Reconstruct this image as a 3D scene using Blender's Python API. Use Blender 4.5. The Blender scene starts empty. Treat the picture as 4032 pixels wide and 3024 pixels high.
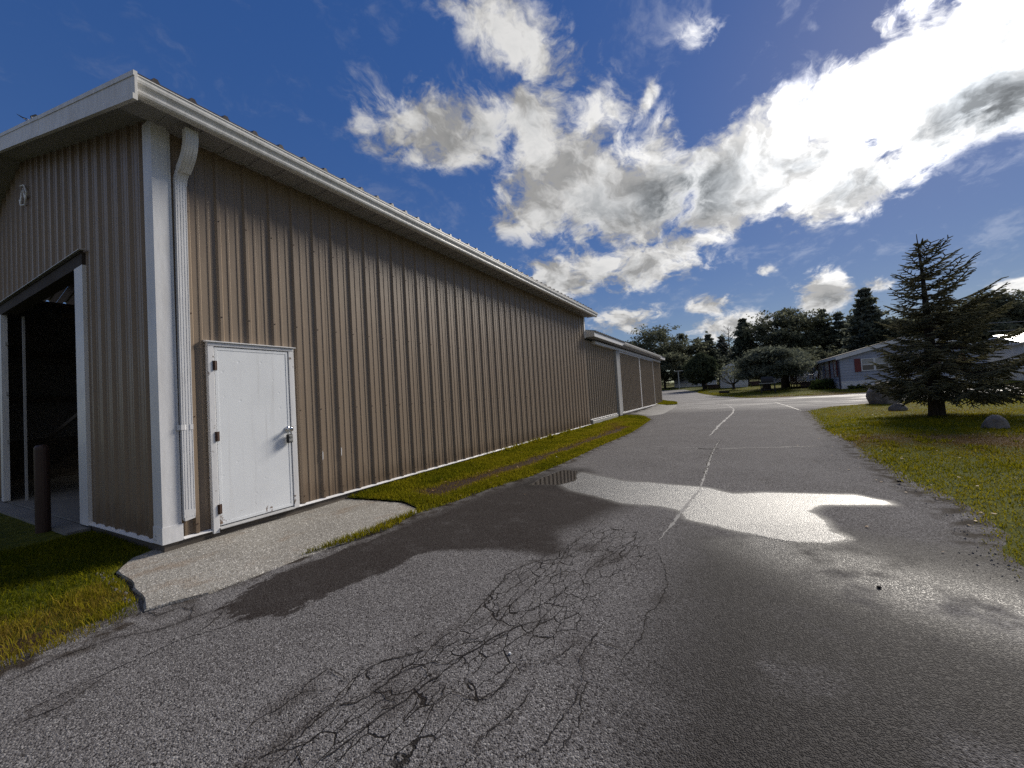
import bpy, math, random
import numpy as np
from mathutils import Vector, Matrix, geometry as mgeo

random.seed(7)
rng = np.random.default_rng(7)
scene = bpy.context.scene
coll = scene.collection
PI = math.pi
rad = math.radians

# ------------------------------------------------------------------ camera
cam_data = bpy.data.cameras.new("camera")
cam = bpy.data.objects.new("camera", cam_data)
coll.objects.link(cam)
cam_data.sensor_fit = 'HORIZONTAL'
cam_data.sensor_width = 36.0
cam_data.lens = 14.0615
cam_data.clip_start = 0.05
cam_data.clip_end = 3000
RX = Vector((0.871216, 0.487183, -0.0603)); UX = Vector((0.069046, 0.000005, 0.997613)); BX = Vector((0.486021, -0.8733, -0.033634))
m = Matrix.Identity(4)
for i in range(3):
    m[i][0], m[i][1], m[i][2] = RX[i], UX[i], BX[i]
m[0][3], m[1][3], m[2][3] = 5.1564, -1.8351, 1.4185
cam.matrix_world = m
scene.camera = cam
CAM = np.array([5.1564, -1.8351])

# ------------------------------------------------------------------ light
SUN_AZ, SUN_EL = 19.5, 31.0            # azimuth from +Y towards +X
sun_dir = Vector((math.sin(rad(SUN_AZ)) * math.cos(rad(SUN_EL)), math.cos(rad(SUN_AZ)) * math.cos(rad(SUN_EL)), math.sin(rad(SUN_EL))))
sun_data = bpy.data.lights.new("sun", 'SUN')
sun_data.energy = 5.0
sun_data.angle = rad(17.0)
sun_data.color = (1.0, 0.93, 0.82)
sun = bpy.data.objects.new("sun", sun_data)
coll.objects.link(sun)
sun.rotation_euler = sun_dir.to_track_quat('Z', 'Y').to_euler()
sun.location = (20, 40, 40)

scene.view_settings.view_transform = 'Standard'
scene.view_settings.look = 'None'
scene.view_settings.exposure = 0.0
scene.view_settings.gamma = 1
scene.view_settings.use_curve_mapping = False
try:
    scene.cycles.use_denoising = False
    scene.cycles.denoiser = 'OPENIMAGEDENOISE'
    scene.cycles.denoising_input_passes = 'RGB_ALBEDO_NORMAL'
    scene.cycles.max_bounces = 6
    scene.cycles.diffuse_bounces = 4
    scene.cycles.glossy_bounces = 3
    scene.cycles.transparent_max_bounces = 6
    scene.cycles.sample_clamp_indirect = 6.0
except Exception:
    pass


class NT:
    """small helper that writes shader nodes as expressions"""
    def __init__(self, tree):
        self.t = tree
        self.n = tree.nodes
        self.l = tree.links

    def new(self, kind, **kw):
        nd = self.n.new(kind)
        for k, v in kw.items():
            setattr(nd, k, v)
        return nd

    def put(self, sock, v):
        if v is None:
            return
        if isinstance(v, bpy.types.NodeSocket):
            self.l.new(v, sock)
        else:
            if isinstance(v, (tuple, list)) and len(v) == 3 and sock.type == 'RGBA':
                v = (*v, 1.0)
            elif isinstance(v, (int, float)) and sock.type == 'RGBA':
                v = (v, v, v, 1.0)
            sock.default_value = v

    def m(self, op, a, b=None, c=None, clamp=False):
        nd = self.new('ShaderNodeMath', operation=op, use_clamp=clamp)
        self.put(nd.inputs[0], a)
        self.put(nd.inputs[1], b)
        self.put(nd.inputs[2], c)
        return nd.outputs[0]

    def v(self, op, a, b=None, scale=None):
        nd = self.new('ShaderNodeVectorMath', operation=op)
        self.put(nd.inputs[0], a)
        self.put(nd.inputs[1], b)
        if scale is not None:
            self.put(nd.inputs['Scale'], scale)
        return nd.outputs['Value'] if op in ('LENGTH', 'DOT_PRODUCT', 'DISTANCE') else nd.outputs['Vector']

    def ramp(self, x, a, b, lo=0.0, hi=1.0, smooth=True):
        nd = self.new('ShaderNodeMapRange', interpolation_type='SMOOTHSTEP' if smooth else 'LINEAR', clamp=True)
        for k, val in (('Value', x), ('From Min', a), ('From Max', b), ('To Min', lo), ('To Max', hi)):
            self.put(nd.inputs[k], val)
        return nd.outputs['Result']

    def mix(self, f, a, b, blend='MIX'):
        nd = self.new('ShaderNodeMix', data_type='RGBA', blend_type=blend)
        self.put(nd.inputs[0], f)
        self.put(nd.inputs[6], a)
        self.put(nd.inputs[7], b)
        return nd.outputs[2]

    def noise(self, vec, scale, detail=4.0, rough=0.55, dist=0.0):
        nd = self.new('ShaderNodeTexNoise')
        self.put(nd.inputs['Vector'], vec)
        self.put(nd.inputs['Scale'], scale)
        self.put(nd.inputs['Detail'], detail)
        self.put(nd.inputs['Roughness'], rough)
        self.put(nd.inputs['Distortion'], dist)
        return nd.outputs[0]

    def voro(self, vec, scale, feature='F1', out='Distance'):
        nd = self.new('ShaderNodeTexVoronoi', feature=feature)
        self.put(nd.inputs['Vector'], vec)
        self.put(nd.inputs['Scale'], scale)
        return nd.outputs[out]

    def mapping(self, vec, scale=(1, 1, 1), loc=(0, 0, 0), rot=(0, 0, 0), kind='POINT'):
        nd = self.new('ShaderNodeMapping', vector_type=kind)
        self.put(nd.inputs['Vector'], vec)
        nd.inputs['Location'].default_value = loc
        nd.inputs['Rotation'].default_value = rot
        nd.inputs['Scale'].default_value = scale
        return nd.outputs[0]

    def attr(self, name, out='Fac'):
        return self.new('ShaderNodeAttribute', attribute_name=name).outputs[out]

    def bump(self, h, strength, dist, normal=None):
        nd = self.new('ShaderNodeBump')
        self.put(nd.inputs['Height'], h)
        self.put(nd.inputs['Strength'], strength)
        self.put(nd.inputs['Distance'], dist)
        if normal is not None:
            self.put(nd.inputs['Normal'], normal)
        return nd.outputs[0]


# ------------------------------------------------------------------ sky with clouds
# cloud banks: centre (x, y), turn, half length, half width, weight; on the cloud layer seen from the ground
CLOUD_POS = [(0.355, 1.101, -0.51, 0.166, 0.224, 0.95), (0.091, 1.2, -0.364, 0.192, 0.199, 0.9), (-0.242, 1.172, 0.033, 0.207, 0.222, 0.8), (-0.394, 0.991, 2.551, 0.278, 0.153, 0.62), (-0.344, 0.806, -0.146, 0.083, 0.08, 0.7), (-0.57, 0.712, -2.211, 0.195, 0.118, 0.62), (-0.288, 0.675, -2.156, 0.209, 0.078, 0.46), (-0.129, 0.885, -0.87, 0.073, 0.027, 0.36), (-0.011, 0.78, -0.21, 0.066, 0.054, 0.27), (-0.451, 1.446, 0.255, 0.457, 0.18, 0.62), (-0.419, 1.852, -0.236, 0.194, 0.143, 0.55), (-0.058, 1.874, -0.467, 0.1, 0.119, 0.5), (0.313, 1.869, -0.212, 0.094, 0.167, 0.75), (0.453, 1.851, -0.934, 0.069, 0.078, 0.5), (0.022, 2.092, -0.126, 0.225, 0.145, 0.6), (0.835, 1.936, -1.304, 0.07, 0.091, 0.6), (0.13, 1.671, 0.041, 0.041, 0.033, 0.4), (-0.111, 1.427, -0.071, 0.172, 0.095, 0.5), (0.484, 1.148, -0.814, 0.117, 0.13, 0.8), (-0.111, 1.002, -1.324, 0.114, 0.063, 0.35), (0.278, 1.321, -0.47, 0.175, 0.155, 0.8), (0.002, 1.307, -0.198, 0.156, 0.117, 0.7), (-0.461, 0.759, 0.122, 0.102, 0.1, 0.5)]
CLOUD_NEG = [(0.292, 1.105, -1.157, 0.036, 0.034, 0.9), (0.295, 1.177, -0.11, 0.035, 0.022, 0.7), (0.236, 0.947, -0.716, 0.03, 0.03, 0.6), (-0.044, 1.035, -0.985, 0.113, 0.027, 0.0)]
CLOUD_DARK = [(-0.087, 1.228, -0.062, 0.127, 0.149, 1.0), (0.491, 1.223, -0.912, 0.134, 0.141, 1.0), (-0.362, 1.194, 0.06, 0.139, 0.116, 0.6), (-0.377, 1.553, 0.051, 0.154, 0.101, 0.5), (0.351, 1.947, -0.675, 0.077, 0.072, 0.6), (0.342, 0.954, -0.611, 0.033, 0.032, 0.5), (0.449, 0.997, -0.568, 0.042, 0.085, 0.7), (0.204, 1.185, -0.437, 0.07, 0.079, 0.45), (0.352, 1.33, -0.644, 0.118, 0.103, 0.65), (-0.456, 0.79, -0.018, 0.063, 0.044, 0.4), (0.094, 1.305, -0.255, 0.085, 0.065, 0.45)]

world = bpy.data.worlds.new("World")
scene.world = world
world.use_nodes = True
wt = world.node_tree
wt.nodes.clear()
w = NT(wt)
sky = w.new('ShaderNodeTexSky', sky_type='NISHITA')
sky.sun_disc = False
sky.sun_elevation = rad(SUN_EL)
sky.sun_rotation = rad(SUN_AZ)
sky.altitude = 200
sky.air_density = 1.0
sky.dust_density = 0.1
sky.ozone_density = 3.5
hs = w.new('ShaderNodeHueSaturation')
hs.inputs['Hue'].default_value = 0.528
hs.inputs['Saturation'].default_value = 2.2
hs.inputs['Value'].default_value = 4.7
gm = w.new('ShaderNodeGamma')
gm.inputs['Gamma'].default_value = 0.40
w.put(gm.inputs['Color'], w.mix(1.0, sky.outputs[0], (0.1, 0.1, 0.1), 'MULTIPLY'))
w.put(hs.inputs['Color'], gm.outputs[0])
tc = w.new('ShaderNodeTexCoord')
d = w.v('NORMALIZE', tc.outputs['Generated'])
sx = w.new('ShaderNodeSeparateXYZ')
w.put(sx.inputs[0], d)
dz = w.m('MAXIMUM', sx.outputs[2], 0.0)
den = w.m('ADD', dz, 0.35)
cb = w.new('ShaderNodeCombineXYZ')
w.put(cb.inputs[0], w.m('DIVIDE', sx.outputs[0], den))
w.put(cb.inputs[1], w.m('DIVIDE', sx.outputs[1], den))
q = cb.outputs[0]
wq = w.new('ShaderNodeTexNoise')
wq.inputs['Scale'].default_value = 5.0
wq.inputs['Detail'].default_value = 5.0
w.put(wq.inputs['Vector'], q)
warp = w.v('SCALE', w.v('SUBTRACT', wq.outputs['Color'], (0.5, 0.5, 0.5)), scale=0.16)
qw = w.v('ADD', q, warp)


def banks(items, vec, soft):
    acc = None
    for (cx, cy, a, la, lb, wgt) in items:
        if wgt <= 0:
            continue
        p = w.mapping(vec, scale=(la, lb, 1.0), loc=(cx, cy, 0), rot=(0, 0, a), kind='TEXTURE')
        r = w.v('LENGTH', p)
        e = w.m('MULTIPLY', w.ramp(r, soft, 0.0, 0.0, 1.0), wgt)
        acc = e if acc is None else w.m('SMOOTH_MAX', acc, e, 0.12)
    return acc


pos = banks(CLOUD_POS, qw, 1.5)
neg = banks(CLOUD_NEG, qw, 1.6)
dark = banks(CLOUD_DARK, qw, 1.7)
# scattered clouds elsewhere in the sky, behind and beside the view
behind = w.ramp(sx.outputs[1], 0.15, -0.25)
farn = w.m('MULTIPLY', w.ramp(w.noise(q, 1.6, 3), 0.42, 0.64), 0.7)
pos = w.m('MAXIMUM', pos, w.m('MULTIPLY', farn, behind))
# streaky detail drawn out along the wind
qs = w.mapping(qw, scale=(1.0, 0.62, 1.0), rot=(0, 0, rad(-35)))
n1 = w.noise(qs, 7.5, 8.0, 0.60)
n2 = w.noise(qw, 30.0, 6.0, 0.62)
nn = w.m('ADD', w.m('MULTIPLY', n1, 0.72), w.m('MULTIPLY', n2, 0.28))
dens = w.m('ADD', w.m('MULTIPLY', pos, 0.95), w.m('MULTIPLY', w.m('SUBTRACT', nn, 0.485), 2.1))
dens = w.m('SUBTRACT', dens, w.m('MULTIPLY', neg, 0.6))
cover = w.m('MULTIPLY', w.ramp(dens, 0.10, 0.48), w.ramp(pos, 0.02, 0.30))
thick = w.m('MULTIPLY', w.ramp(dens, 0.45, 1.2), w.ramp(w.noise(qs, 4.2, 5, 0.55), 0.30, 0.66, 0.35, 1.25))
# light through the cloud: brightest round the sun, grey where it is thick
cosg = w.v('DOT_PRODUCT', d, tuple(sun_dir))
ang = w.m('ARCCOSINE', w.m('MINIMUM', cosg, 1.0))
lobe1 = w.m('MULTIPLY', w.m('EXPONENT', w.m('MULTIPLY', w.m('POWER', w.m('DIVIDE', ang, 0.24), 2.0), -1.0)), 1.5)
lobe2 = w.m('MULTIPLY', w.m('EXPONENT', w.m('DIVIDE', ang, -0.34)), 1.0)
glow = w.m('ADD', w.m('ADD', lobe1, lobe2), 0.50)
offs = w.v('ADD', qs, (0.03, 0.05, 0.0))
n3 = w.noise(offs, 7.5, 8.0, 0.60)
side = w.ramp(w.m('SUBTRACT', n1, n3), -0.10, 0.10, 0.54, 1.18, smooth=False)
grey = w.m('ADD', w.m('MULTIPLY', thick, 0.46), w.m('MULTIPLY', w.m('MULTIPLY', dark, w.ramp(dens, 0.2, 0.75)), 0.75))
grey = w.m('MINIMUM', grey, 0.86)
lum = w.m('MULTIPLY', w.m('MULTIPLY', glow, side), w.m('SUBTRACT', 1.0, grey))
tint = w.mix(w.m('MULTIPLY', grey, 1.3, clamp=True), (1.0, 0.99, 0.975), (0.88, 0.94, 1.0))
bg_sky = w.new('ShaderNodeBackground')
w.put(bg_sky.inputs['Color'], hs.outputs[0])
bg_sky.inputs['Strength'].default_value = 0.10
bg_cl = w.new('ShaderNodeBackground')
w.put(bg_cl.inputs['Color'], tint)
w.put(bg_cl.inputs['Strength'], lum)
mx = w.new('ShaderNodeMixShader')
w.put(mx.inputs[0], cover)
w.l.new(bg_sky.outputs[0], mx.inputs[1])
w.l.new(bg_cl.outputs[0], mx.inputs[2])
wo = w.new('ShaderNodeOutputWorld')
w.l.new(mx.outputs[0], wo.inputs[0])
try:
    world.cycles.sampling_method = 'MANUAL'
    world.cycles.sample_map_resolution = 1024
except Exception:
    pass


# ------------------------------------------------------------------ object helpers
class MB:
    """collects vertices and faces for one mesh"""
    def __init__(self):
        self.v = []
        self.f = []
        self.smooth = False

    def add(self, vs, fs):
        o = len(self.v)
        self.v.extend([tuple(p) for p in vs])
        self.f.extend([tuple(i + o for i in f) for f in fs])
        return self

    def box(self, x0, x1, y0, y1, z0, z1):
        v = [(x0, y0, z0), (x1, y0, z0), (x1, y1, z0), (x0, y1, z0), (x0, y0, z1), (x1, y0, z1), (x1, y1, z1), (x0, y1, z1)]
        return self.add(v, [(0, 3, 2, 1), (4, 5, 6, 7), (0, 1, 5, 4), (1, 2, 6, 5), (2, 3, 7, 6), (3, 0, 4, 7)])

    def rbox(self, x0, x1, y0, y1, z0, z1, b=0.006):
        """box with chamfered edges"""
        vs = []
        fs = []
        X, Y, Z = (x0, x1), (y0, y1), (z0, z1)
        idx = {}
        for i in (0, 1):
            for j in (0, 1):
                for k in (0, 1):
                    sx_, sy_, sz_ = (b, -b)[i], (b, -b)[j], (b, -b)[k]
                    idx[i, j, k, 0] = len(vs); vs.append((X[i], Y[j] + sy_, Z[k] + sz_))
                    idx[i, j, k, 1] = len(vs); vs.append((X[i] + sx_, Y[j], Z[k] + sz_))
                    idx[i, j, k, 2] = len(vs); vs.append((X[i] + sx_, Y[j] + sy_, Z[k]))
        for i in (0, 1):
            f = [idx[i, 0, 0, 0], idx[i, 1, 0, 0], idx[i, 1, 1, 0], idx[i, 0, 1, 0]]
            fs.append(f if i else f[::-1])
            f = [idx[0, i, 0, 1], idx[1, i, 0, 1], idx[1, i, 1, 1], idx[0, i, 1, 1]]
            fs.append(f[::-1] if i else f)
            f = [idx[0, 0, i, 2], idx[1, 0, i, 2], idx[1, 1, i, 2], idx[0, 1, i, 2]]
            fs.append(f if i else f[::-1])
        for i in (0, 1):
            for j in (0, 1):
                fs.append([idx[i, j, 0, 0], idx[i, j, 1, 0], idx[i, j, 1, 1], idx[i, j, 0, 1]])
                fs.append([idx[i, 0, j, 0], idx[i, 1, j, 0], idx[i, 1, j, 2], idx[i, 0, j, 2]])
                fs.append([idx[0, i, j, 1], idx[1, i, j, 1], idx[1, i, j, 2], idx[0, i, j, 2]])
        for i in (0, 1):
            for j in (0, 1):
                for k in (0, 1):
                    fs.append([idx[i, j, k, 0], idx[i, j, k, 1], idx[i, j, k, 2]])
        return self.add(vs, fs)

    def tube(self, pts, r, n=8, cap=True):
        """round tube through pts; r a number or one per point"""
        pts = [Vector(p) for p in pts]
        rs = r if isinstance(r, (list, tuple)) else [r] * len(pts)
        vs = []
        up = Vector((0, 0, 1))
        prev = None
        for i, p in enumerate(pts):
            t = (pts[min(i + 1, len(pts) - 1)] - pts[max(i - 1, 0)]).normalized()
            if prev is None:
                a = t.cross(up)
                if a.length < 1e-3:
                    a = Vector((1, 0, 0))
                a.normalize()
            else:
                a = (prev - t * prev.dot(t))
                a = a.normalized() if a.length > 1e-6 else Vector((1, 0, 0))
            prev = a
            b_ = t.cross(a)
            for k in range(n):
                ang_ = 2 * PI * k / n
                vs.append(p + (a * math.cos(ang_) + b_ * math.sin(ang_)) * rs[i])
        fs = []
        for i in range(len(pts) - 1):
            for k in range(n):
                fs.append((i * n + k, i * n + (k + 1) % n, (i + 1) * n + (k + 1) % n, (i + 1) * n + k))
        if cap:
            fs.append(tuple(range(n))[::-1])
            fs.append(tuple((len(pts) - 1) * n + k for k in range(n)))
        return self.add(vs, fs)

    def prism(self, prof, axis, a0, a1):
        """closed 2D outline swept along an axis from a0 to a1"""
        n = len(prof)

        def P(p, t):
            if axis == 'x':
                return (t, p[0], p[1])
            if axis == 'y':
                return (p[0], t, p[1])
            return (p[0], p[1], t)
        vs = [P(p, a0) for p in prof] + [P(p, a1) for p in prof]
        fs = [(i, (i + 1) % n, n + (i + 1) % n, n + i) for i in range(n)]
        fs.append(tuple(range(n))[::-1])
        fs.append(tuple(range(n, 2 * n)))
        return self.add(vs, fs)

    def lathe(self, prof, n=16, axis='z', c=(0, 0, 0)):
        vs = []
        for (r, h) in prof:
            for k in range(n):
                a = 2 * PI * k / n
                u, v_ = r * math.cos(a), r * math.sin(a)
                p = (u, v_, h) if axis == 'z' else ((h, u, v_) if axis == 'x' else (u, h, v_))
                vs.append((p[0] + c[0], p[1] + c[1], p[2] + c[2]))
        fs = []
        for i in range(len(prof) - 1):
            for k in range(n):
                fs.append((i * n + k, i * n + (k + 1) % n, (i + 1) * n + (k + 1) % n, (i + 1) * n + k))
        fs.append(tuple(range(n))[::-1])
        fs.append(tuple((len(prof) - 1) * n + k for k in range(n)))
        return self.add(vs, fs)

    def mesh(self, name, mat, smooth=False):
        me = bpy.data.meshes.new(name)
        me.from_pydata(self.v, [], self.f)
        if mat is not None:
            me.materials.append(mat)
        if smooth:
            me.polygons.foreach_set('use_smooth', [True] * len(me.polygons))
        me.update()
        return me


def link(name, me, parent=None):
    o = bpy.data.objects.new(name, me)
    coll.objects.link(o)
    if parent is not None:
        o.parent = parent
    return o


def obj(name, mb, mat, parent=None, smooth=False):
    return link(name, mb.mesh(name, mat, smooth), parent)


def tag(o, label=None, cat=None, group=None, kind=None):
    if label:
        o['label'] = label
    if cat:
        o['category'] = cat
    if group:
        o['group'] = group
    if kind:
        o['kind'] = kind
    return o


def thing(name, label, cat, loc=(0, 0, 0), rz=0.0, group=None):
    o = bpy.data.objects.new(name, None)
    o.empty_display_size = 0.2
    coll.objects.link(o)
    o.location = loc
    o.rotation_euler = (0, 0, rz)
    return tag(o, label, cat, group)


def copy_tree(o, parent=None):
    c = o.copy()
    coll.objects.link(c)
    c.parent = parent
    for ch in list(o.children):
        copy_tree(ch, c)
    return c


def np_mesh(name, V, faces_flat, face_n, mat, attrs=None, smooth=False):
    """fast mesh from numpy; every face has face_n corners"""
    me = bpy.data.meshes.new(name)
    V = np.ascontiguousarray(V, dtype=np.float32)
    F = np.ascontiguousarray(faces_flat, dtype=np.int32).ravel()
    nf = len(F) // face_n
    me.vertices.add(len(V))
    me.vertices.foreach_set('co', V.ravel())
    me.loops.add(len(F))
    me.loops.foreach_set('vertex_index', F)
    me.polygons.add(nf)
    me.polygons.foreach_set('loop_start', np.arange(0, nf * face_n, face_n, dtype=np.int32))
    try:
        me.polygons.foreach_set('loop_total', np.full(nf, face_n, dtype=np.int32))
    except Exception:
        pass
    if smooth:
        me.polygons.foreach_set('use_smooth', np.ones(nf, dtype=bool))
    for k, a in (attrs or {}).items():
        at_ = me.attributes.new(k, 'FLOAT', 'POINT')
        at_.data.foreach_set('value', np.ascontiguousarray(a, dtype=np.float32))
    if mat is not None:
        me.materials.append(mat)
    me.update(calc_edges=True)
    return me


# ------------------------------------------------------------------ numpy noise and distances
_perm = np.random.default_rng(3).random((256, 256))


def vnoise(x, y):
    xi = np.floor(x).astype(int)
    yi = np.floor(y).astype(int)
    fx = x - xi
    fy = y - yi
    fx = fx * fx * (3 - 2 * fx)
    fy = fy * fy * (3 - 2 * fy)
    a = _perm[xi & 255, yi & 255]
    b = _perm[(xi + 1) & 255, yi & 255]
    c = _perm[xi & 255, (yi + 1) & 255]
    e = _perm[(xi + 1) & 255, (yi + 1) & 255]
    return (a * (1 - fx) + b * fx) * (1 - fy) + (c * (1 - fx) + e * fx) * fy


def fbm(x, y, s=1.0, o=4):
    r = 0
    amp = 0.5
    tot = 0
    for i in range(o):
        r = r + amp * vnoise(x * s + 17.3 * i, y * s + 9.1 * i)
        tot += amp
        amp *= 0.5
        s *= 2.03
    return r / tot


def terrain(y):
    s = (np.asarray(y, float) - 21.0) / 3.0
    return 0.09 * np.log1p(np.exp(np.clip(s, -50, 50)))


def seg_dist(X, Y, pts, closed=False):
    best = np.full(X.shape, 1e9)
    P = list(pts) + ([pts[0]] if closed else [])
    for (ax, ay), (bx, by) in zip(P[:-1], P[1:]):
        dx, dy = bx - ax, by - ay
        L2 = dx * dx + dy * dy + 1e-12
        t = np.clip(((X - ax) * dx + (Y - ay) * dy) / L2, 0, 1)
        best = np.minimum(best, (X - ax - t * dx) ** 2 + (Y - ay - t * dy) ** 2)
    return np.sqrt(best)


def inside(X, Y, poly):
    r = np.zeros(X.shape, bool)
    n = len(poly)
    for i in range(n):
        x0, y0 = poly[i]
        x1, y1 = poly[(i + 1) % n]
        if y0 == y1:
            continue
        c = ((y0 > Y) != (y1 > Y)) & (X < (x1 - x0) * (Y - y0) / (y1 - y0) + x0)
        r ^= c
    return r


def sdf(X, Y, poly):
    dd = seg_dist(X, Y, poly, True)
    return np.where(inside(X, Y, poly), -dd, dd)


def rough_line(pts, step, amp, seed=0, closed=False):
    """adds points along a line and shakes them sideways"""
    r = random.Random(seed)
    P = list(pts) + ([pts[0]] if closed else [])
    out = []
    for (ax, ay), (bx, by) in zip(P[:-1], P[1:]):
        L = math.hypot(bx - ax, by - ay)
        n = max(1, int(L / step))
        nx, ny = -(by - ay) / (L + 1e-9), (bx - ax) / (L + 1e-9)
        for i in range(n):
            t = i / n
            o = r.uniform(-amp, amp) if i or len(out) == 0 else r.uniform(-amp, amp) * 0.5
            out.append((ax + (bx - ax) * t + nx * o, ay + (by - ay) * t + ny * o))
    if not closed:
        out.append(tuple(pts[-1]))
    return out


def sheet(name, poly, spacing, zfun, mat, kind='structure', attrs_fun=None, parent=None, limit=None):
    """triangulated ground sheet inside an outline"""
    xs = [p[0] for p in poly]
    ys = [p[1] for p in poly]
    x0, x1, y0, y1 = min(xs), max(xs), min(ys), max(ys)
    if limit:
        x0, x1, y0, y1 = max(x0, limit[0]), min(x1, limit[1]), max(y0, limit[2]), min(y1, limit[3])
    gx, gy = np.meshgrid(np.arange(x0 + spacing / 2, x1, spacing), np.arange(y0 + spacing / 2, y1, spacing))
    gx = (gx + rng.uniform(-.2, .2, gx.shape) * spacing).ravel()
    gy = (gy + rng.uniform(-.2, .2, gy.shape) * spacing).ravel()
    s = sdf(gx, gy, poly)
    k = s < -spacing * 0.35
    pts = [Vector(p) for p in poly] + [Vector((a, b)) for a, b in zip(gx[k], gy[k])]
    n = len(poly)
    edges = [(i, (i + 1) % n) for i in range(n)]
    vo, eo, fo, _, _, _ = mgeo.delaunay_2d_cdt(pts, edges, [list(range(n))], 1, 1e-5)
    A = np.array([(p.x, p.y) for p in vo])
    Z = zfun(A[:, 0], A[:, 1])
    V = np.column_stack([A, Z])
    F = []
    for f in fo:
        for i in range(1, len(f) - 1):
            F.append((f[0], f[i], f[i + 1]))
    at_ = attrs_fun(A[:, 0], A[:, 1]) if attrs_fun else None
    me = np_mesh(name, V, np.array(F), 3, mat, at_, smooth=True)
    o = link(name, me, parent)
    if kind:
        o['kind'] = kind
    return o

# ------------------------------------------------------------------ materials
def material(name, build):
    mt = bpy.data.materials.new(name)
    mt.use_nodes = True
    t = mt.node_tree
    t.nodes.clear()
    n = NT(t)
    out = n.new('ShaderNodeOutputMaterial')
    bs = n.new('ShaderNodeBsdfPrincipled')
    t.links.new(bs.outputs[0], out.inputs[0])
    n.bs = bs
    n.out = out
    tcn = n.new('ShaderNodeTexCoord')
    n.obj = tcn.outputs['Object']
    gn = n.new('ShaderNodeNewGeometry')
    n.pos = gn.outputs['Position']
    build(n)
    return mt


def setp(n, **kw):
    names = {'color': 'Base Color', 'rough': 'Roughness', 'metal': 'Metallic', 'normal': 'Normal', 'spec': 'Specular IOR Level', 'coat': 'Coat Weight', 'trans': 'Transmission Weight', 'ior': 'IOR', 'alpha': 'Alpha'}
    for k, v in kw.items():
        n.put(n.bs.inputs[names[k]], v)


def mat_painted(name, col, dirt=(0.12, 0.10, 0.08), dirt_amt=0.25, rough=0.42, streak=True, bump=0.15, chips=None, splash=False):
    def b(n):
        p = n.pos
        st = n.mapping(p, scale=(9.0, 9.0, 0.55))
        s1 = n.noise(st, 2.2, 5, 0.6)
        s2 = n.noise(p, 1.3, 5, 0.6)
        f = n.m('MULTIPLY', n.ramp(n.m('ADD', n.m('MULTIPLY', s1, 0.6 if streak else 0.2), n.m('MULTIPLY', s2, 0.5)), 0.42, 0.75), dirt_amt)
        c = n.mix(f, col, dirt)
        fine = n.noise(p, 60, 3)
        c = n.mix(n.m('MULTIPLY', fine, 0.14), c, tuple(v * 0.6 for v in col))
        r = n.m('ADD', rough, n.m('MULTIPLY', n.m('SUBTRACT', s2, 0.5), 0.3))
        if splash:
            sz = n.new('ShaderNodeSeparateXYZ')
            n.put(sz.inputs[0], p)
            sp_ = n.m('MULTIPLY', n.ramp(n.m('ADD', sz.outputs[2], n.m('MULTIPLY', n.noise(n.mapping(p, scale=(7, 7, 1.5)), 2, 5), -0.5)), 0.32, -0.06), 0.6)
            c = n.mix(sp_, c, (0.105, 0.07, 0.045))
        if chips:
            ch = n.ramp(n.noise(p, chips[1], 6, 0.65), chips[0], chips[0] + 0.015)
            c = n.mix(ch, c, (0.22, 0.19, 0.17))
        h = n.noise(n.mapping(p, scale=(3, 3, 1.2)), 3.0, 3)
        setp(n, color=c, rough=r, spec=0.4, normal=n.bump(h, bump, 0.02))
    return material(name, b)


M = {}
M['tan'] = mat_painted('tan painted steel', (0.245, 0.186, 0.132), (0.15, 0.112, 0.08), 0.22, 0.42, bump=0.10, splash=True)
M['white_trim'] = mat_painted('white painted trim', (0.74, 0.74, 0.75), (0.36, 0.33, 0.30), 0.30, 0.38)
M['white_chip'] = mat_painted('chipped white frame', (0.74, 0.74, 0.75), (0.40, 0.37, 0.33), 0.30, 0.40, chips=(0.63, 7.0))
M['gutter'] = mat_painted('weathered gutter white', (0.76, 0.75, 0.73), (0.34, 0.31, 0.28), 0.40, 0.45)
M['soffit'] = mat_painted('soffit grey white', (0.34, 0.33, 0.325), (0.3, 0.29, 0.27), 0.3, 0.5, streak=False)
M['roof_brown'] = mat_painted('brown metal roof', (0.055, 0.045, 0.04), (0.09, 0.08, 0.07), 0.3, 0.4)
M['grey_steel'] = mat_painted('galvanised threshold', (0.42, 0.42, 0.42), (0.22, 0.20, 0.18), 0.4, 0.35)
M['dark_header'] = mat_painted('dark brown header', (0.045, 0.034, 0.028), (0.03, 0.025, 0.02), 0.3, 0.85)
M['annex_tan'] = mat_painted('tan ribbed annex steel', (0.285, 0.232, 0.175), (0.15, 0.12, 0.09), 0.35, 0.42)
M['bollard'] = mat_painted('dark brown bollard paint', (0.042, 0.020, 0.014), (0.025, 0.016, 0.012), 0.4, 0.5)
M['liner'] = mat_painted('dusty interior liner', (0.16, 0.155, 0.145), (0.15, 0.14, 0.12), 0.4, 0.7, streak=False)
M['black_metal'] = mat_painted('black iron', (0.02, 0.02, 0.022), (0.05, 0.04, 0.035), 0.3, 0.5, streak=False)
M['hinge'] = mat_painted('rusted hinge', (0.07, 0.035, 0.022), (0.02, 0.015, 0.012), 0.5, 0.6, streak=False)
M['white_plastic'] = mat_painted('white plastic', (0.78, 0.78, 0.77), (0.5, 0.48, 0.44), 0.2, 0.4, streak=False)


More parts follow.
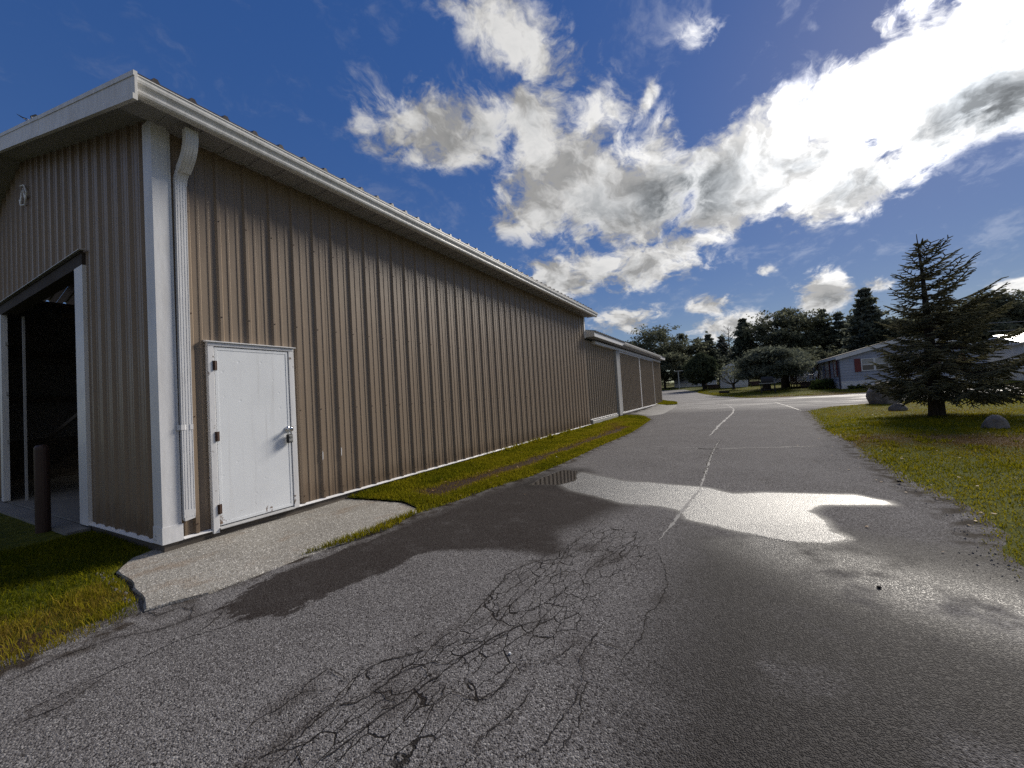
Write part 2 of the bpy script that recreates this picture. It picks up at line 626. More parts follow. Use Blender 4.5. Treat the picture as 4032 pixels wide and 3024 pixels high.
def b_door(n):
    p = n.pos
    base = (0.76, 0.78, 0.80)
    s2 = n.noise(p, 1.7, 5, 0.6)
    c = n.mix(n.m('MULTIPLY', n.ramp(s2, 0.4, 0.75), 0.22), base, (0.52, 0.53, 0.55))
    drip = n.noise(n.mapping(p, scale=(6, 14, 0.5)), 2.0, 4, 0.6)
    c = n.mix(n.m('MULTIPLY', n.ramp(drip, 0.52, 0.75), 0.25), c, (0.42, 0.40, 0.38))
    sp = n.noise(p, 9.0, 6, 0.7)
    sepz = n.new('ShaderNodeSeparateXYZ')
    n.put(sepz.inputs[0], p)
    low = n.ramp(sepz.outputs[2], 0.42, 0.18)
    rust = n.m('MULTIPLY', n.ramp(sp, 0.60, 0.64), low)
    c = n.mix(rust, c, (0.17, 0.10, 0.06))
    dents = n.ramp(n.voro(p, 5.5), 0.0, 0.11, 1.0, 0.0)
    h = n.m('ADD', n.m('MULTIPLY', n.noise(p, 160, 2), 0.25), n.m('MULTIPLY', dents, -0.6))
    setp(n, color=c, rough=0.38, spec=0.45, normal=n.bump(h, 0.25, 0.01))


M['door'] = material('white steel door', b_door)


def b_skirt(n):
    p = n.pos
    g = n.noise(n.mapping(p, scale=(20, 1.2, 14)), 3, 5, 0.6)
    c = n.mix(n.ramp(g, 0.35, 0.7), (0.055, 0.045, 0.036), (0.15, 0.125, 0.10))
    setp(n, color=c, rough=0.85, normal=n.bump(g, 0.5, 0.01))


M['skirt_wood'] = material('weathered skirt board', b_skirt)


def b_deck(n):
    p = n.pos
    g = n.noise(n.mapping(p, scale=(3, 3, 14)), 3, 5, 0.6)
    c = n.mix(g, (0.030, 0.018, 0.014), (0.085, 0.05, 0.038))
    setp(n, color=c, rough=0.7, normal=n.bump(g, 0.4, 0.01))


M['deck_wood'] = material('dark stained deck wood', b_deck)


def b_conc(n):
    p = n.pos
    big = n.noise(p, 1.4, 5, 0.6)
    agg = n.voro(p, 90, out='Color')
    sepc = n.new('ShaderNodeSeparateColor')
    n.put(sepc.inputs[0], agg)
    fine = n.noise(p, 45, 6, 0.7)
    c = n.mix(n.ramp(big, 0.3, 0.7), (0.23, 0.217, 0.195), (0.32, 0.305, 0.275))
    c = n.mix(n.ramp(fine, 0.45, 0.68), c, (0.15, 0.135, 0.115))
    c = n.mix(n.ramp(sepc.outputs[0], 0.86, 0.92), c, (0.50, 0.48, 0.44))
    c = n.mix(n.m('MULTIPLY', n.ramp(sepc.outputs[1], 0.80, 0.9), 0.7), c, (0.13, 0.115, 0.10))
    st = n.noise(n.mapping(p, scale=(1.3, 0.8, 1)), 2.3, 4, 0.6)
    c = n.mix(n.m('MULTIPLY', n.ramp(st, 0.52, 0.72), 0.55), c, (0.18, 0.125, 0.08))
    lines = n.noise(n.mapping(p, scale=(14, 1.0, 1), rot=(0, 0, rad(4))), 2, 3)
    c = n.mix(n.m('MULTIPLY', n.ramp(lines, 0.60, 0.72), 0.35), c, (0.48, 0.46, 0.42))
    h = n.m('ADD', n.m('MULTIPLY', fine, 0.7), n.m('MULTIPLY', n.voro(p, 90), 0.5))
    setp(n, color=c, rough=0.88, spec=0.3, normal=n.bump(h, 0.75, 0.012))


M['concrete'] = material('worn concrete', b_conc)


def b_floor(n):
    p = n.pos
    c = n.mix(n.noise(p, 2.0, 5), (0.13, 0.125, 0.12), (0.21, 0.205, 0.195))
    setp(n, color=c, rough=0.6, normal=n.bump(n.noise(p, 60, 4), 0.2, 0.005))


M['floor'] = material('shed floor concrete', b_floor)


def b_road(n):
    p = n.pos
    sdp, sds, sdw, dcr = n.attr('sdp'), n.attr('sds'), n.attr('sdw'), n.attr('dcr')
    far = n.attr('fard')
    allig = n.attr('allig')
    tracks = n.attr('track')
    edge = n.attr('edged')
    wob = n.m('SUBTRACT', n.noise(p, 2.6, 5, 0.6), 0.5)
    wobf = n.m('SUBTRACT', n.noise(p, 16, 4, 0.65), 0.5)
    wb = n.m('ADD', n.m('MULTIPLY', wob, 0.20), n.m('MULTIPLY', wobf, 0.07))
    pud = n.ramp(n.m('ADD', sdp, n.m('MULTIPLY', wb, 0.7)), 0.012, -0.022)
    film = n.ramp(n.m('ADD', sdp, n.m('MULTIPLY', wb, 0.5)), 0.12, -0.02)
    small = n.ramp(n.m('ADD', sds, n.m('MULTIPLY', wb, 0.5)), 0.02, -0.02)
    sxy = n.new('ShaderNodeSeparateXYZ')
    n.put(sxy.inputs[0], p)
    streak = n.m('SUBTRACT', n.noise(n.mapping(p, scale=(2.2, 0.8, 1), rot=(0, 0, rad(20))), 9, 5, 0.7), 0.5)
    softw = n.ramp(sxy.outputs[1], 0.9, 2.4, 0.03, 0.24)
    tail = n.ramp(sxy.outputs[1], 0.45, -0.2)
    sdw2 = n.m('ADD', n.m('ADD', sdw, wb), n.m('MULTIPLY', streak, n.m('ADD', 0.12, n.m('MULTIPLY', tail, 0.42))))
    wet = n.m('MULTIPLY', n.ramp(sdw2, softw, n.m('MULTIPLY', softw, -1.0)), n.ramp(n.noise(p, 3.0, 5, 0.65), 0.2, 0.5, 0.72, 1.0))
    halo = n.ramp(n.m('ADD', sds, wb), 0.5, 0.0)
    # stones of the surface
    vs = n.new('ShaderNodeTexVoronoi', feature='F1')
    n.put(vs.inputs['Vector'], p)
    vs.inputs['Scale'].default_value = 135
    sc_ = n.new('ShaderNodeSeparateColor')
    n.put(sc_.inputs[0], vs.outputs['Color'])
    vs2 = n.new('ShaderNodeTexVoronoi', feature='F1')
    n.put(vs2.inputs['Vector'], p)
    vs2.inputs['Scale'].default_value = 46
    sc2 = n.new('ShaderNodeSeparateColor')
    n.put(sc2.inputs[0], vs2.outputs['Color'])
    mott = n.noise(p, 0.9, 6, 0.62)
    mott2 = n.noise(n.mapping(p, scale=(1, 0.35, 1)), 2.6, 5, 0.6)
    c = n.mix(n.ramp(mott, 0.3, 0.72), (0.105, 0.0985, 0.098), (0.145, 0.138, 0.137))
    c = n.mix(n.m('MULTIPLY', n.ramp(mott2, 0.52, 0.75), 0.35), c, (0.05, 0.044, 0.042))
    c = n.mix(n.ramp(sc_.outputs[0], 0.45, 1.0), c, (0.25, 0.24, 0.239))
    c = n.mix(n.ramp(sc_.outputs[1], 0.55, 1.0), c, (0.030, 0.027, 0.027))
    c = n.mix(n.m('MULTIPLY', n.ramp(sc_.outputs[2], 0.965, 0.985), 0.7), c, (0.36, 0.35, 0.34))
    c = n.mix(n.m('MULTIPLY', n.ramp(tracks, 0.0, 1.0), 0.12), c, (0.14, 0.135, 0.135))
    # crazed surface: fine angular cracks round the main ones
    wv_ = n.new('ShaderNodeTexNoise')
    n.put(wv_.inputs['Vector'], p)
    wv_.inputs['Scale'].default_value = 9.0
    wv_.inputs['Detail'].default_value = 4.0
    pw = n.v('ADD', p, n.v('SCALE', n.v('SUBTRACT', wv_.outputs['Color'], (0.5, 0.5, 0.5)), scale=0.05))
    pc = n.mapping(pw, scale=(1.0, 0.42, 1.0), rot=(0, 0, rad(-8)))
    e1 = n.voro(pc, 10.5, feature='DISTANCE_TO_EDGE')
    brk = n.ramp(n.noise(p, 3.2, 3), 0.34, 0.46)
    l1 = n.ramp(e1, 0.030, 0.012)
    craze = n.m('MULTIPLY', n.m('MULTIPLY', l1, brk), n.ramp(n.m('ADD', allig, n.m('MULTIPLY', wob, 0.3)), -0.06, 0.08))
    c = n.mix(n.m('MULTIPLY', craze, 0.92), c, (0.012, 0.010, 0.009))
    # sealed, damp cracks
    damp = n.m('MULTIPLY', n.ramp(n.m('ADD', dcr, n.m('MULTIPLY', wob, 0.22)), 0.09, -0.02), n.ramp(n.noise(p, 1.7, 3), 0.44, 0.60))
    c = n.mix(n.m('MULTIPLY', damp, 0.5), c, (0.028, 0.022, 0.019))
    c = n.mix(n.m('MULTIPLY', n.ramp(edge, 0.30, 0.0), n.ramp(n.noise(p, 5, 4), 0.42, 0.6)), c, (0.035, 0.028, 0.022))
    wetc = n.mix(0.80, c, (0.018, 0.013, 0.011))
    c = n.mix(wet, c, wetc)
    c = n.mix(n.m('MULTIPLY', n.m('MAXIMUM', film, halo), 0.55), c, (0.022, 0.020, 0.019))
    c = n.mix(pud, c, (0.030, 0.029, 0.028))
    c = n.mix(small, c, (0.018, 0.016, 0.014))
    # damp right side of the road still glistens
    side_damp = n.m('MULTIPLY', n.ramp(n.attr('rside'), 0.0, 1.0), n.ramp(n.noise(p, 1.1, 4, 0.6), 0.26, 0.52))
    c = n.mix(n.m('MULTIPLY', side_damp, 0.85), c, (0.024, 0.021, 0.020))
    moist = n.m('MULTIPLY', n.attr('moist'), n.ramp(n.noise(p, 2.2, 4, 0.6), 0.30, 0.55))
    r = n.m('SUBTRACT', 0.88, n.m('ADD', n.m('MULTIPLY', side_damp, 0.22), n.m('MULTIPLY', moist, 0.24)))
    r = n.m('SUBTRACT', r, n.m('MULTIPLY', wet, 0.06))
    r = n.m('SUBTRACT', r, n.m('MULTIPLY', film, 0.28))
    farwet = n.attr('farwet')
    r = n.m('SUBTRACT', r, n.m('MULTIPLY', n.m('MULTIPLY', farwet, n.ramp(n.noise(n.mapping(p, scale=(.3, 1, 1)), 0.9, 4), 0.42, 0.68)), 0.36))
    r = n.mix(pud, r, n.m('ADD', 0.40, n.m('MULTIPLY', n.noise(p, 3.5, 3), 0.16)))
    r = n.mix(small, r, 0.02)
    h = n.m('ADD', n.m('MULTIPLY', n.ramp(vs.outputs['Distance'], 0.0, 0.75), -1.0), n.m('MULTIPLY', n.noise(p, 160, 2), 0.5))
    h = n.m('SUBTRACT', h, n.m('MULTIPLY', craze, 2.0))
    bs_ = n.m('MULTIPLY', n.m('SUBTRACT', 1.0, n.m('MULTIPLY', pud, 0.15)), n.m('SUBTRACT', 1.0, small))
    bs_ = n.m('MULTIPLY', bs_, n.m('SUBTRACT', 1.0, n.m('MULTIPLY', far, 0.55)))
    nd = n.new('ShaderNodeBump')
    n.put(nd.inputs['Height'], h)
    n.put(nd.inputs['Strength'], n.m('MULTIPLY', bs_, n.m('ADD', 0.62, n.m('MULTIPLY', side_damp, 0.38))))
    nd.inputs['Distance'].default_value = 0.006
    sp_ = n.m('ADD', 0.03, n.m('MULTIPLY', n.m('MAXIMUM', n.m('MAXIMUM', n.m('MAXIMUM', pud, small), n.m('MULTIPLY', film, 0.7)), n.m('MAXIMUM', n.m('ADD', n.m('MULTIPLY', side_damp, 0.13), n.m('MULTIPLY', moist, 0.6)), n.m('MULTIPLY', farwet, 0.5))), 0.5))
    sp_ = n.mix(pud, sp_, 1.0)
    sp_ = n.mix(small, sp_, 0.5)
    setp(n, color=c, rough=r, spec=sp_, normal=nd.outputs[0], ior=n.m('ADD', 1.5, n.m('MULTIPLY', pud, 0.25)))


M['road'] = material('old asphalt with wet patches', b_road)


def b_crack(n):
    c = n.mix(n.noise(n.pos, 50, 3), (0.006, 0.005, 0.005), (0.025, 0.02, 0.018))
    setp(n, color=c, rough=0.9, spec=0.2)


M['crack'] = material('dark crack filler', b_crack)


def b_seam(n):
    p = n.pos
    a = n.ramp(n.noise(p, 22, 4, 0.7), 0.40, 0.58)
    c = n.mix(a, (0.11, 0.105, 0.104), (0.15, 0.145, 0.143))
    setp(n, color=c, rough=0.6, normal=n.bump(n.noise(p, 120, 3), 0.6, 0.005))


M['seam'] = material('pale worn seam', b_seam)


def b_ground(n):
    p = n.pos
    green, bare = n.attr('green'), n.attr('bare')
    a = n.noise(p, 0.55, 6, 0.6)
    b2 = n.noise(p, 9, 5, 0.65)
    fine = n.noise(p, 55, 4, 0.7)
    g1 = n.mix(n.ramp(b2, 0.3, 0.7), (0.040, 0.055, 0.007), (0.115, 0.118, 0.014))
    dry = n.mix(n.ramp(b2, 0.3, 0.7), (0.10, 0.062, 0.030), (0.17, 0.105, 0.05))
    c = n.mix(n.ramp(n.m('ADD', n.m('MULTIPLY', a, 0.7), n.m('MULTIPLY', green, -0.6)), 0.0, 0.35), g1, dry)
    soil = n.mix(fine, (0.022, 0.014, 0.010), (0.066, 0.040, 0.028))
    c = n.mix(n.ramp(n.m('ADD', bare, n.m('MULTIPLY', n.m('SUBTRACT', b2, 0.5), 0.8)), 0.35, 0.65), c, soil)
    c = n.mix(n.m('MULTIPLY', n.ramp(fine, 0.5, 0.75), 0.4), c, (0.02, 0.022, 0.008))
    h = n.m('ADD', fine, n.m('MULTIPLY', b2, 0.8))
    setp(n, color=c, rough=0.95, spec=0.1, normal=n.bump(h, 0.8, 0.03))


M['ground'] = material('turf and soil', b_ground)


def b_blade(n):
    tone, shade = n.attr('tone'), n.attr('vary')
    c = n.mix(n.ramp(tone, 0.0, 0.5, smooth=False), (0.075, 0.098, 0.006), (0.31, 0.27, 0.014))
    c = n.mix(n.ramp(tone, 0.5, 1.0, smooth=False), c, (0.23, 0.135, 0.05))
    c = n.mix(shade, c, n.mix(0.5, c, (0.02, 0.03, 0.004)))
    df = n.new('ShaderNodeBsdfDiffuse')
    tr = n.new('ShaderNodeBsdfTranslucent')
    n.put(df.inputs['Color'], c)
    n.put(tr.inputs['Color'], c)
    ms = n.new('ShaderNodeMixShader')
    ms.inputs[0].default_value = 0.45
    n.l.new(df.outputs[0], ms.inputs[1])
    n.l.new(tr.outputs[0], ms.inputs[2])
    n.l.new(ms.outputs[0], n.out.inputs[0])


M['blade'] = material('grass blades', b_blade)


def mat_leaf(name, c0, c1, transl=0.3, scale=0.5):
    def b(n):
        a = n.noise(n.pos, scale, 3)
        v = n.attr('vary')
        c = n.mix(n.ramp(n.m('ADD', n.m('MULTIPLY', a, 0.5), n.m('MULTIPLY', v, 0.5)), 0.25, 0.75), c0, c1)
        df = n.new('ShaderNodeBsdfDiffuse')
        tr = n.new('ShaderNodeBsdfTranslucent')
        n.put(df.inputs['Color'], c)
        n.put(tr.inputs['Color'], c)
        ms = n.new('ShaderNodeMixShader')
        ms.inputs[0].default_value = transl
        n.l.new(df.outputs[0], ms.inputs[1])
        n.l.new(tr.outputs[0], ms.inputs[2])
        n.l.new(ms.outputs[0], n.out.inputs[0])
    return material(name, b)


M['leaf'] = mat_leaf('broad leaves', (0.085, 0.095, 0.066), (0.175, 0.185, 0.125), 0.45)
M['pine'] = mat_leaf('pine needles', (0.11, 0.125, 0.10), (0.20, 0.215, 0.165), 0.45)
M['spruce'] = mat_leaf('spruce needles', (0.13, 0.128, 0.082), (0.25, 0.24, 0.145), 0.45, 1.5)
M['juniper'] = mat_leaf('juniper sprays', (0.045, 0.058, 0.036), (0.10, 0.115, 0.066), 0.25)
M['yew'] = mat_leaf('yew foliage', (0.10, 0.115, 0.09), (0.19, 0.205, 0.15), 0.35)
M['shrub'] = mat_leaf('shrub leaves', (0.03, 0.05, 0.015), (0.085, 0.11, 0.035), 0.3, 2.0)


def mat_bark(name, c0, c1):
    def b(n):
        p = n.obj
        g = n.noise(n.mapping(p, scale=(9, 9, 1.6)), 3, 5, 0.65)
        c = n.mix(n.ramp(g, 0.3, 0.7), c0, c1)
        setp(n, color=c, rough=0.9, spec=0.2, normal=n.bump(g, 0.9, 0.03))
    return material(name, b)


M['bark'] = mat_bark('dark bark', (0.022, 0.017, 0.014), (0.075, 0.062, 0.052))
M['dead_wood'] = mat_bark('bleached dead wood', (0.14, 0.12, 0.11), (0.28, 0.26, 0.24))


def b_rock(n):
    p = n.obj
    a = n.noise(p, 3.0, 8, 0.65)
    s = n.noise(p, 28, 5, 0.7)
    c = n.mix(n.ramp(a, 0.3, 0.7), (0.12, 0.105, 0.095), (0.27, 0.245, 0.225))
    c = n.mix(n.m('MULTIPLY', n.ramp(s, 0.5, 0.75), 0.6), c, (0.07, 0.062, 0.056))
    c = n.mix(n.m('MULTIPLY', n.ramp(n.noise(p, 5, 4), 0.6, 0.72), 0.5), c, (0.32, 0.29, 0.26))
    h = n.m('ADD', a, n.m('MULTIPLY', s, 0.3))
    setp(n, color=c, rough=0.9, spec=0.25, normal=n.bump(h, 0.9, 0.05))


M['rock'] = material('field stone', b_rock)
M['siding'] = mat_painted('blue grey vinyl siding', (0.34, 0.37, 0.45), (0.22, 0.23, 0.27), 0.3, 0.5)
M['maroon'] = mat_painted('maroon shutter', (0.16, 0.028, 0.028), (0.07, 0.02, 0.02), 0.3, 0.5)
M['mh_white'] = mat_painted('white vinyl', (0.70, 0.71, 0.72), (0.42, 0.40, 0.38), 0.3, 0.5)
M['white_roof'] = mat_painted('white coated roof', (0.80, 0.79, 0.77), (0.55, 0.5, 0.46), 0.35, 0.35)
M['shingle'] = mat_painted('dark shingles', (0.035, 0.033, 0.034), (0.07, 0.065, 0.06), 0.3, 0.85, streak=False)
M['purple_dark'] = mat_painted('dark downspout', (0.035, 0.03, 0.05), (0.02, 0.02, 0.025), 0.3, 0.5)
M['curtain'] = mat_painted('pale curtain', (0.45, 0.45, 0.42), (0.25, 0.25, 0.24), 0.4, 0.8)


def b_glass(n):
    c = n.mix(n.noise(n.pos, 3, 3), (0.02, 0.022, 0.026), (0.06, 0.065, 0.07))
    setp(n, color=c, rough=0.06, spec=0.6)


M['glass'] = material('dark window glass', b_glass)


def b_chrome(n):
    setp(n, color=(0.6, 0.6, 0.6), metal=1.0, rough=0.16)


M['chrome'] = material('satin chrome', b_chrome)
M['lock_grey'] = mat_painted('grey lock case', (0.30, 0.30, 0.29), (0.2, 0.2, 0.2), 0.2, 0.4, streak=False)
M['lock_black'] = mat_painted('black rubber', (0.018, 0.018, 0.019), (0.03, 0.03, 0.03), 0.2, 0.6, streak=False)
M['wire'] = mat_painted('pale cable', (0.40, 0.40, 0.42), (0.3, 0.3, 0.3), 0.2, 0.5, streak=False)

# ------------------------------------------------------------------ traced ground outlines (metres)
LAWN_EDGE = [(7.78, 19.87), (7.28, 13.28), (7.18, 11.29), (7.18, 9.64), (7.04, 7.66), (7.0, 6.09), (6.94, 5.2), (6.97, 4.75), (7.05, 4.26), (7.01, 3.78), (6.93, 3.29), (6.84, 2.97), (6.74, 2.63), (6.74, 2.42), (6.74, 2.31), (6.71, 2.08)]
LAWN_TOP = [(7.74, 19.58), (8.91, 21.92), (10.5, 23.09), (12.02, 24.33), (14.45, 24.73), (16.66, 25.6)]
FAR_NEAR = [(0.36, 50.7), (1.48, 44.5), (2.98, 38.18), (5.17, 32.87), (6.27, 31.31), (8.19, 31.11), (10.89, 30.9), (12.35, 31.84)]
SLAB = [(-0.25, 0.1), (-0.29, 1.62), (0.06, 2.16), (0.46, 2.22), (0.95, 2.32), (1.29, 2.22), (1.44, 2.1), (1.42, 1.76), (1.46, 1.0), (1.4, 0.42), (1.39, -0.23), (1.24, -0.56), (0.92, -0.49), (0.52, -0.42), (0.14, -0.4), (-0.14, -0.21), (-0.26, 0.05)]
STRIP_EDGE = [(1.45, 1.0), (1.56, 1.54), (1.5, 2.0), (1.59, 2.62), (1.69, 3.6), (1.88, 4.44), (1.96, 5.86), (1.94, 8.28), (2.03, 11.84), (1.7, 17.16), (1.04, 19.3)]
LEFT_EDGE = [(1.35, -1.26), (1.33, -1.1), (1.35, -0.94), (1.33, -0.78), (1.29, -0.66), (1.24, -0.56)]
PUDDLE = [(2.62, 5.07), (3.52, 4.52), (4.06, 4.47), (4.68, 4.37), (5.02, 4.09), (5.34, 4.24), (5.88, 4.32), (6.33, 4.38), (6.55, 4.14), (6.57, 4.0), (6.39, 3.94), (5.93, 3.81), (5.75, 3.49), (5.85, 3.16), (5.84, 2.88), (5.92, 2.7), (5.75, 2.52), (5.45, 2.47), (5.22, 2.56), (4.94, 2.66), (4.6, 2.85), (4.5, 3.16), (4.25, 3.26), (3.83, 3.25), (3.39, 3.51), (2.89, 3.75), (2.56, 4.18)]
SMALL_PUDDLE = [(2.17, 3.92), (2.12, 4.41), (2.21, 5.24), (2.53, 5.17), (2.78, 4.35), (2.61, 4.03)]
WET = [(1.93, -0.34), (2.15, -0.31), (2.31, -0.18), (2.32, 0.17), (2.45, 0.66), (2.45, 1.0), (2.65, 1.22), (3.06, 1.37), (3.5, 1.4), (3.61, 1.35), (3.74, 1.51), (3.5, 2.0), (3.64, 2.3), (3.92, 3.19), (3.43, 4.04), (2.54, 5.28), (2.02, 4.36), (1.74, 3.53), (1.67, 2.52), (1.62, 1.87), (1.66, 1.44), (1.65, 1.1), (1.6, 0.6), (1.53, 0.21), (1.62, -0.11), (1.74, -0.29)]
SEAM = [(4.43, 2.11), (4.49, 2.68), (4.55, 3.4), (4.63, 4.2), (4.64, 5.06), (4.63, 6.73), (4.64, 7.87), (4.71, 9.65)]
SCURVE = [(4.42, 10.68), (4.6, 14.49), (4.96, 19.95), (5.01, 22.5), (4.6, 26.6), (3.98, 28.68)]
TRANS = [(2.17, 8.43), (3.94, 8.39), (4.48, 8.13), (5.57, 8.4), (6.59, 8.73)]
CROSS_SEAM = [(7.12, 26.97), (7.46, 23.56), (7.66, 20.25)]
CRACKS = [[(3.15, -0.92), (3.12, -0.79), (3.15, -0.7), (3.15, -0.59), (3.22, -0.54)], [(3.15, -0.59), (3.11, -0.53), (3.12, -0.41)], [(3.33, -0.94), (3.37, -0.81), (3.37, -0.73), (3.36, -0.65), (3.37, -0.58), (3.34, -0.5), (3.31, -0.41), (3.32, -0.3), (3.37, -0.22), (3.52, -0.06), (3.52, 0.08), (3.56, 0.23), (3.54, 0.34), (3.53, 0.46), (3.5, 0.65), (3.49, 0.8), (3.45, 0.95), (3.5, 1.14), (3.55, 1.25), (3.74, 1.4), (3.7, 1.67), (3.74, 2.08), (3.79, 2.32)], [(3.33, -0.96), (3.4, -0.78), (3.39, -0.7), (3.38, -0.59), (3.47, -0.52), (3.49, -0.43), (3.5, -0.31), (3.54, -0.22), (3.62, -0.13), (3.7, -0.11), (3.74, -0.01), (3.78, 0.09), (3.8, 0.18), (3.86, 0.3), (3.93, 0.41), (4.03, 0.51)], [(3.57, 0.22), (3.66, 0.33), (3.68, 0.46), (3.6, 0.55), (3.6, 0.73), (3.64, 0.98), (3.65, 1.17), (3.74, 1.35)], [(3.79, 0.08), (3.75, 0.2), (3.75, 0.34), (3.72, 0.5), (3.72, 0.82), (3.79, 1.13), (3.75, 1.33), (3.82, 1.65), (3.87, 1.91)], [(3.58, -0.84), (3.61, -0.73), (3.63, -0.62), (3.65, -0.49), (3.67, -0.43), (3.69, -0.3), (3.72, -0.18), (3.73, -0.08)], [(3.78, -0.26), (3.94, -0.27), (4.03, -0.23), (4.05, -0.16), (4.05, 0.02), (4.15, 0.09), (4.23, 0.2), (4.25, 0.32), (4.3, 0.42)], [(4.3, -0.47), (4.38, -0.35), (4.39, -0.22), (4.41, -0.06), (4.39, 0.1), (4.33, 0.21), (4.34, 0.39), (4.36, 0.6)], [(4.44, -0.37), (4.47, -0.18), (4.43, -0.05), (4.41, 0.09)], [(4.53, 0.18), (4.55, 0.37), (4.59, 0.54), (4.57, 0.77), (4.62, 0.97), (4.63, 1.25), (4.56, 1.57), (4.44, 1.88)], [(4.12, 0.86), (4.05, 1.1), (4.03, 1.27), (4.04, 1.42), (4.11, 1.59), (4.17, 1.84), (4.27, 2.16)], [(3.98, 0.28), (3.98, 0.49), (3.99, 0.62), (3.96, 0.77), (3.98, 0.96), (4.05, 1.1)], [(3.54, -0.22), (3.52, -0.07), (3.59, -0.01), (3.62, 0.08), (3.71, 0.14), (3.76, 0.24)], [(3.82, -0.43), (3.82, -0.31), (3.79, -0.24), (3.73, -0.25)], [(4.15, -0.53), (4.12, -0.46), (4.16, -0.34), (4.19, -0.22), (4.21, -0.07)], [(3.9, 0.96), (3.86, 1.11), (3.76, 1.31)], [(3.76, 1.63), (3.89, 1.62), (3.95, 2.01), (4.01, 2.31)], [(4.06, 1.37), (4.21, 1.53), (4.27, 1.93), (4.32, 2.21)], [(3.42, -0.81), (3.5, -0.83), (3.56, -0.85)], [(3.47, -0.41), (3.58, -0.44), (3.66, -0.44)], [(3.35, -0.03), (3.37, 0.07)]]
CRACKS2 = [[(2.01, -1.36), (1.95, -1.26), (1.95, -1.15), (1.94, -1.04), (1.95, -0.98), (1.94, -0.91), (1.96, -0.78), (1.95, -0.65), (1.99, -0.56), (2.07, -0.43), (2.06, -0.33), (2.08, -0.23)], [(1.97, -0.98), (2.03, -1.08), (2.08, -1.19), (2.05, -1.28), (2.06, -1.37)], [(1.52, -1.29), (1.47, -1.19), (1.45, -1.03), (1.48, -0.82), (1.62, -0.69), (1.68, -0.6), (1.7, -0.46), (1.77, -0.29)], [(1.97, -0.57), (1.94, -0.47), (1.82, -0.32)], [(1.24, -0.56), (1.41, -0.56), (1.43, -0.43), (1.56, -0.41)], [(1.5, -0.38), (1.7, -0.48)]]
ALLIG = [(3.25, -1.2), (3.33, -0.96), (3.35, -0.71), (3.32, -0.51), (3.29, -0.37), (3.5, -0.03), (3.52, 0.21), (3.48, 0.54), (3.45, 0.87), (3.49, 1.23), (3.66, 1.54), (3.7, 2.21), (3.99, 2.38), (4.31, 2.27), (4.44, 1.77), (4.31, 1.13), (4.24, 0.6), (4.21, 0.24), (4.11, 0.03), (4.06, -0.17), (3.98, -0.4), (3.96, -0.66), (3.9, -1.2)]

# ------------------------------------------------------------------ ground, road, lawns
gp = [(-400, -200), (500, -200), (500, 900), (-400, 900)]
gx = np.concatenate([[-400, -150, -60], np.arange(-30, 61, 6), [100, 200, 500]])
gy = np.concatenate([[-200, -60, -20], np.arange(0, 121, 4), [160, 250, 450, 900]])
GX, GY = np.meshgrid(gx, gy)


def grid_mesh(name, xs, ys, zf, mat, attrs=None):
    X, Y = np.meshgrid(xs, ys)
    V = np.column_stack([X.ravel(), Y.ravel(), zf(X.ravel(), Y.ravel())])
    nx, ny = len(xs), len(ys)
    i, j = np.meshgrid(np.arange(nx - 1), np.arange(ny - 1))
    a = (j * nx + i).ravel()
    F = np.column_stack([a, a + 1, a + nx + 1, a + nx])
    return np_mesh(name, V, F, 4, mat, attrs(V[:, 0], V[:, 1]) if attrs else None, smooth=True)


def far_terrain(x, y):
    t = terrain(np.minimum(y, 75))
    return t - 0.06


o = link('ground', grid_mesh('ground', gx, gy, far_terrain, M['ground'], lambda x, y: {'green': np.full(x.shape, .45), 'bare': np.zeros(x.shape)}))
tag(o, kind='structure')

rxs = np.concatenate([[-60, -40, -25, -15, -8, -4], np.arange(-1.4, 8.6, 0.07), np.arange(9, 16, .5), np.arange(16, 42, 3), [60]])
rys = np.concatenate([[-30, -15, -8], np.arange(-3.2, 13, 0.07), np.arange(13.1, 34, 0.3), np.arange(34, 62, 1.0)])


def road_attrs(x, y):
    cr = np.full(x.shape, 9.0)
    near = (y < 3.5) & (x < 6) & (x > 1)
    for c in CRACKS + CRACKS2:
        cr[near] = np.minimum(cr[near], seg_dist(x[near], y[near], c))
    tr = np.maximum(np.exp(-((x - 3.1) / .45) ** 2), np.exp(-((x - 5.5) / .5) ** 2)) * (y > 5)
    leftline = [(1.35, -3)] + LEFT_EDGE + STRIP_EDGE
    ed = np.minimum(seg_dist(x, y, leftline), seg_dist(x, y, LAWN_EDGE))
    far = np.clip((np.hypot(x - CAM[0], y - CAM[1]) - 2.5) / 14, 0, 1)
    rside = np.clip((x - 4.2) / 0.9, 0, 1) * np.clip((3.6 - y) / 1.5, 0, 1)
    farwet = np.clip((y - 21) / 4, 0, 1)
    moist = np.exp(-(seg_dist(x, y, [(5.35, 2.35), (5.9, 1.85), (6.65, 1.5)]) / .42) ** 2)
    return {'moist': moist, 'allig': -sdf(x, y, ALLIG), 'sdp': sdf(x, y, PUDDLE), 'sds': sdf(x, y, SMALL_PUDDLE), 'sdw': sdf(x, y, WET), 'dcr': cr, 'track': tr, 'edged': ed, 'fard': far, 'rside': rside, 'farwet': farwet}


road = link('road', grid_mesh('road', rxs, rys, lambda x, y: terrain(y), M['road'], road_attrs))
tag(road, kind='structure')


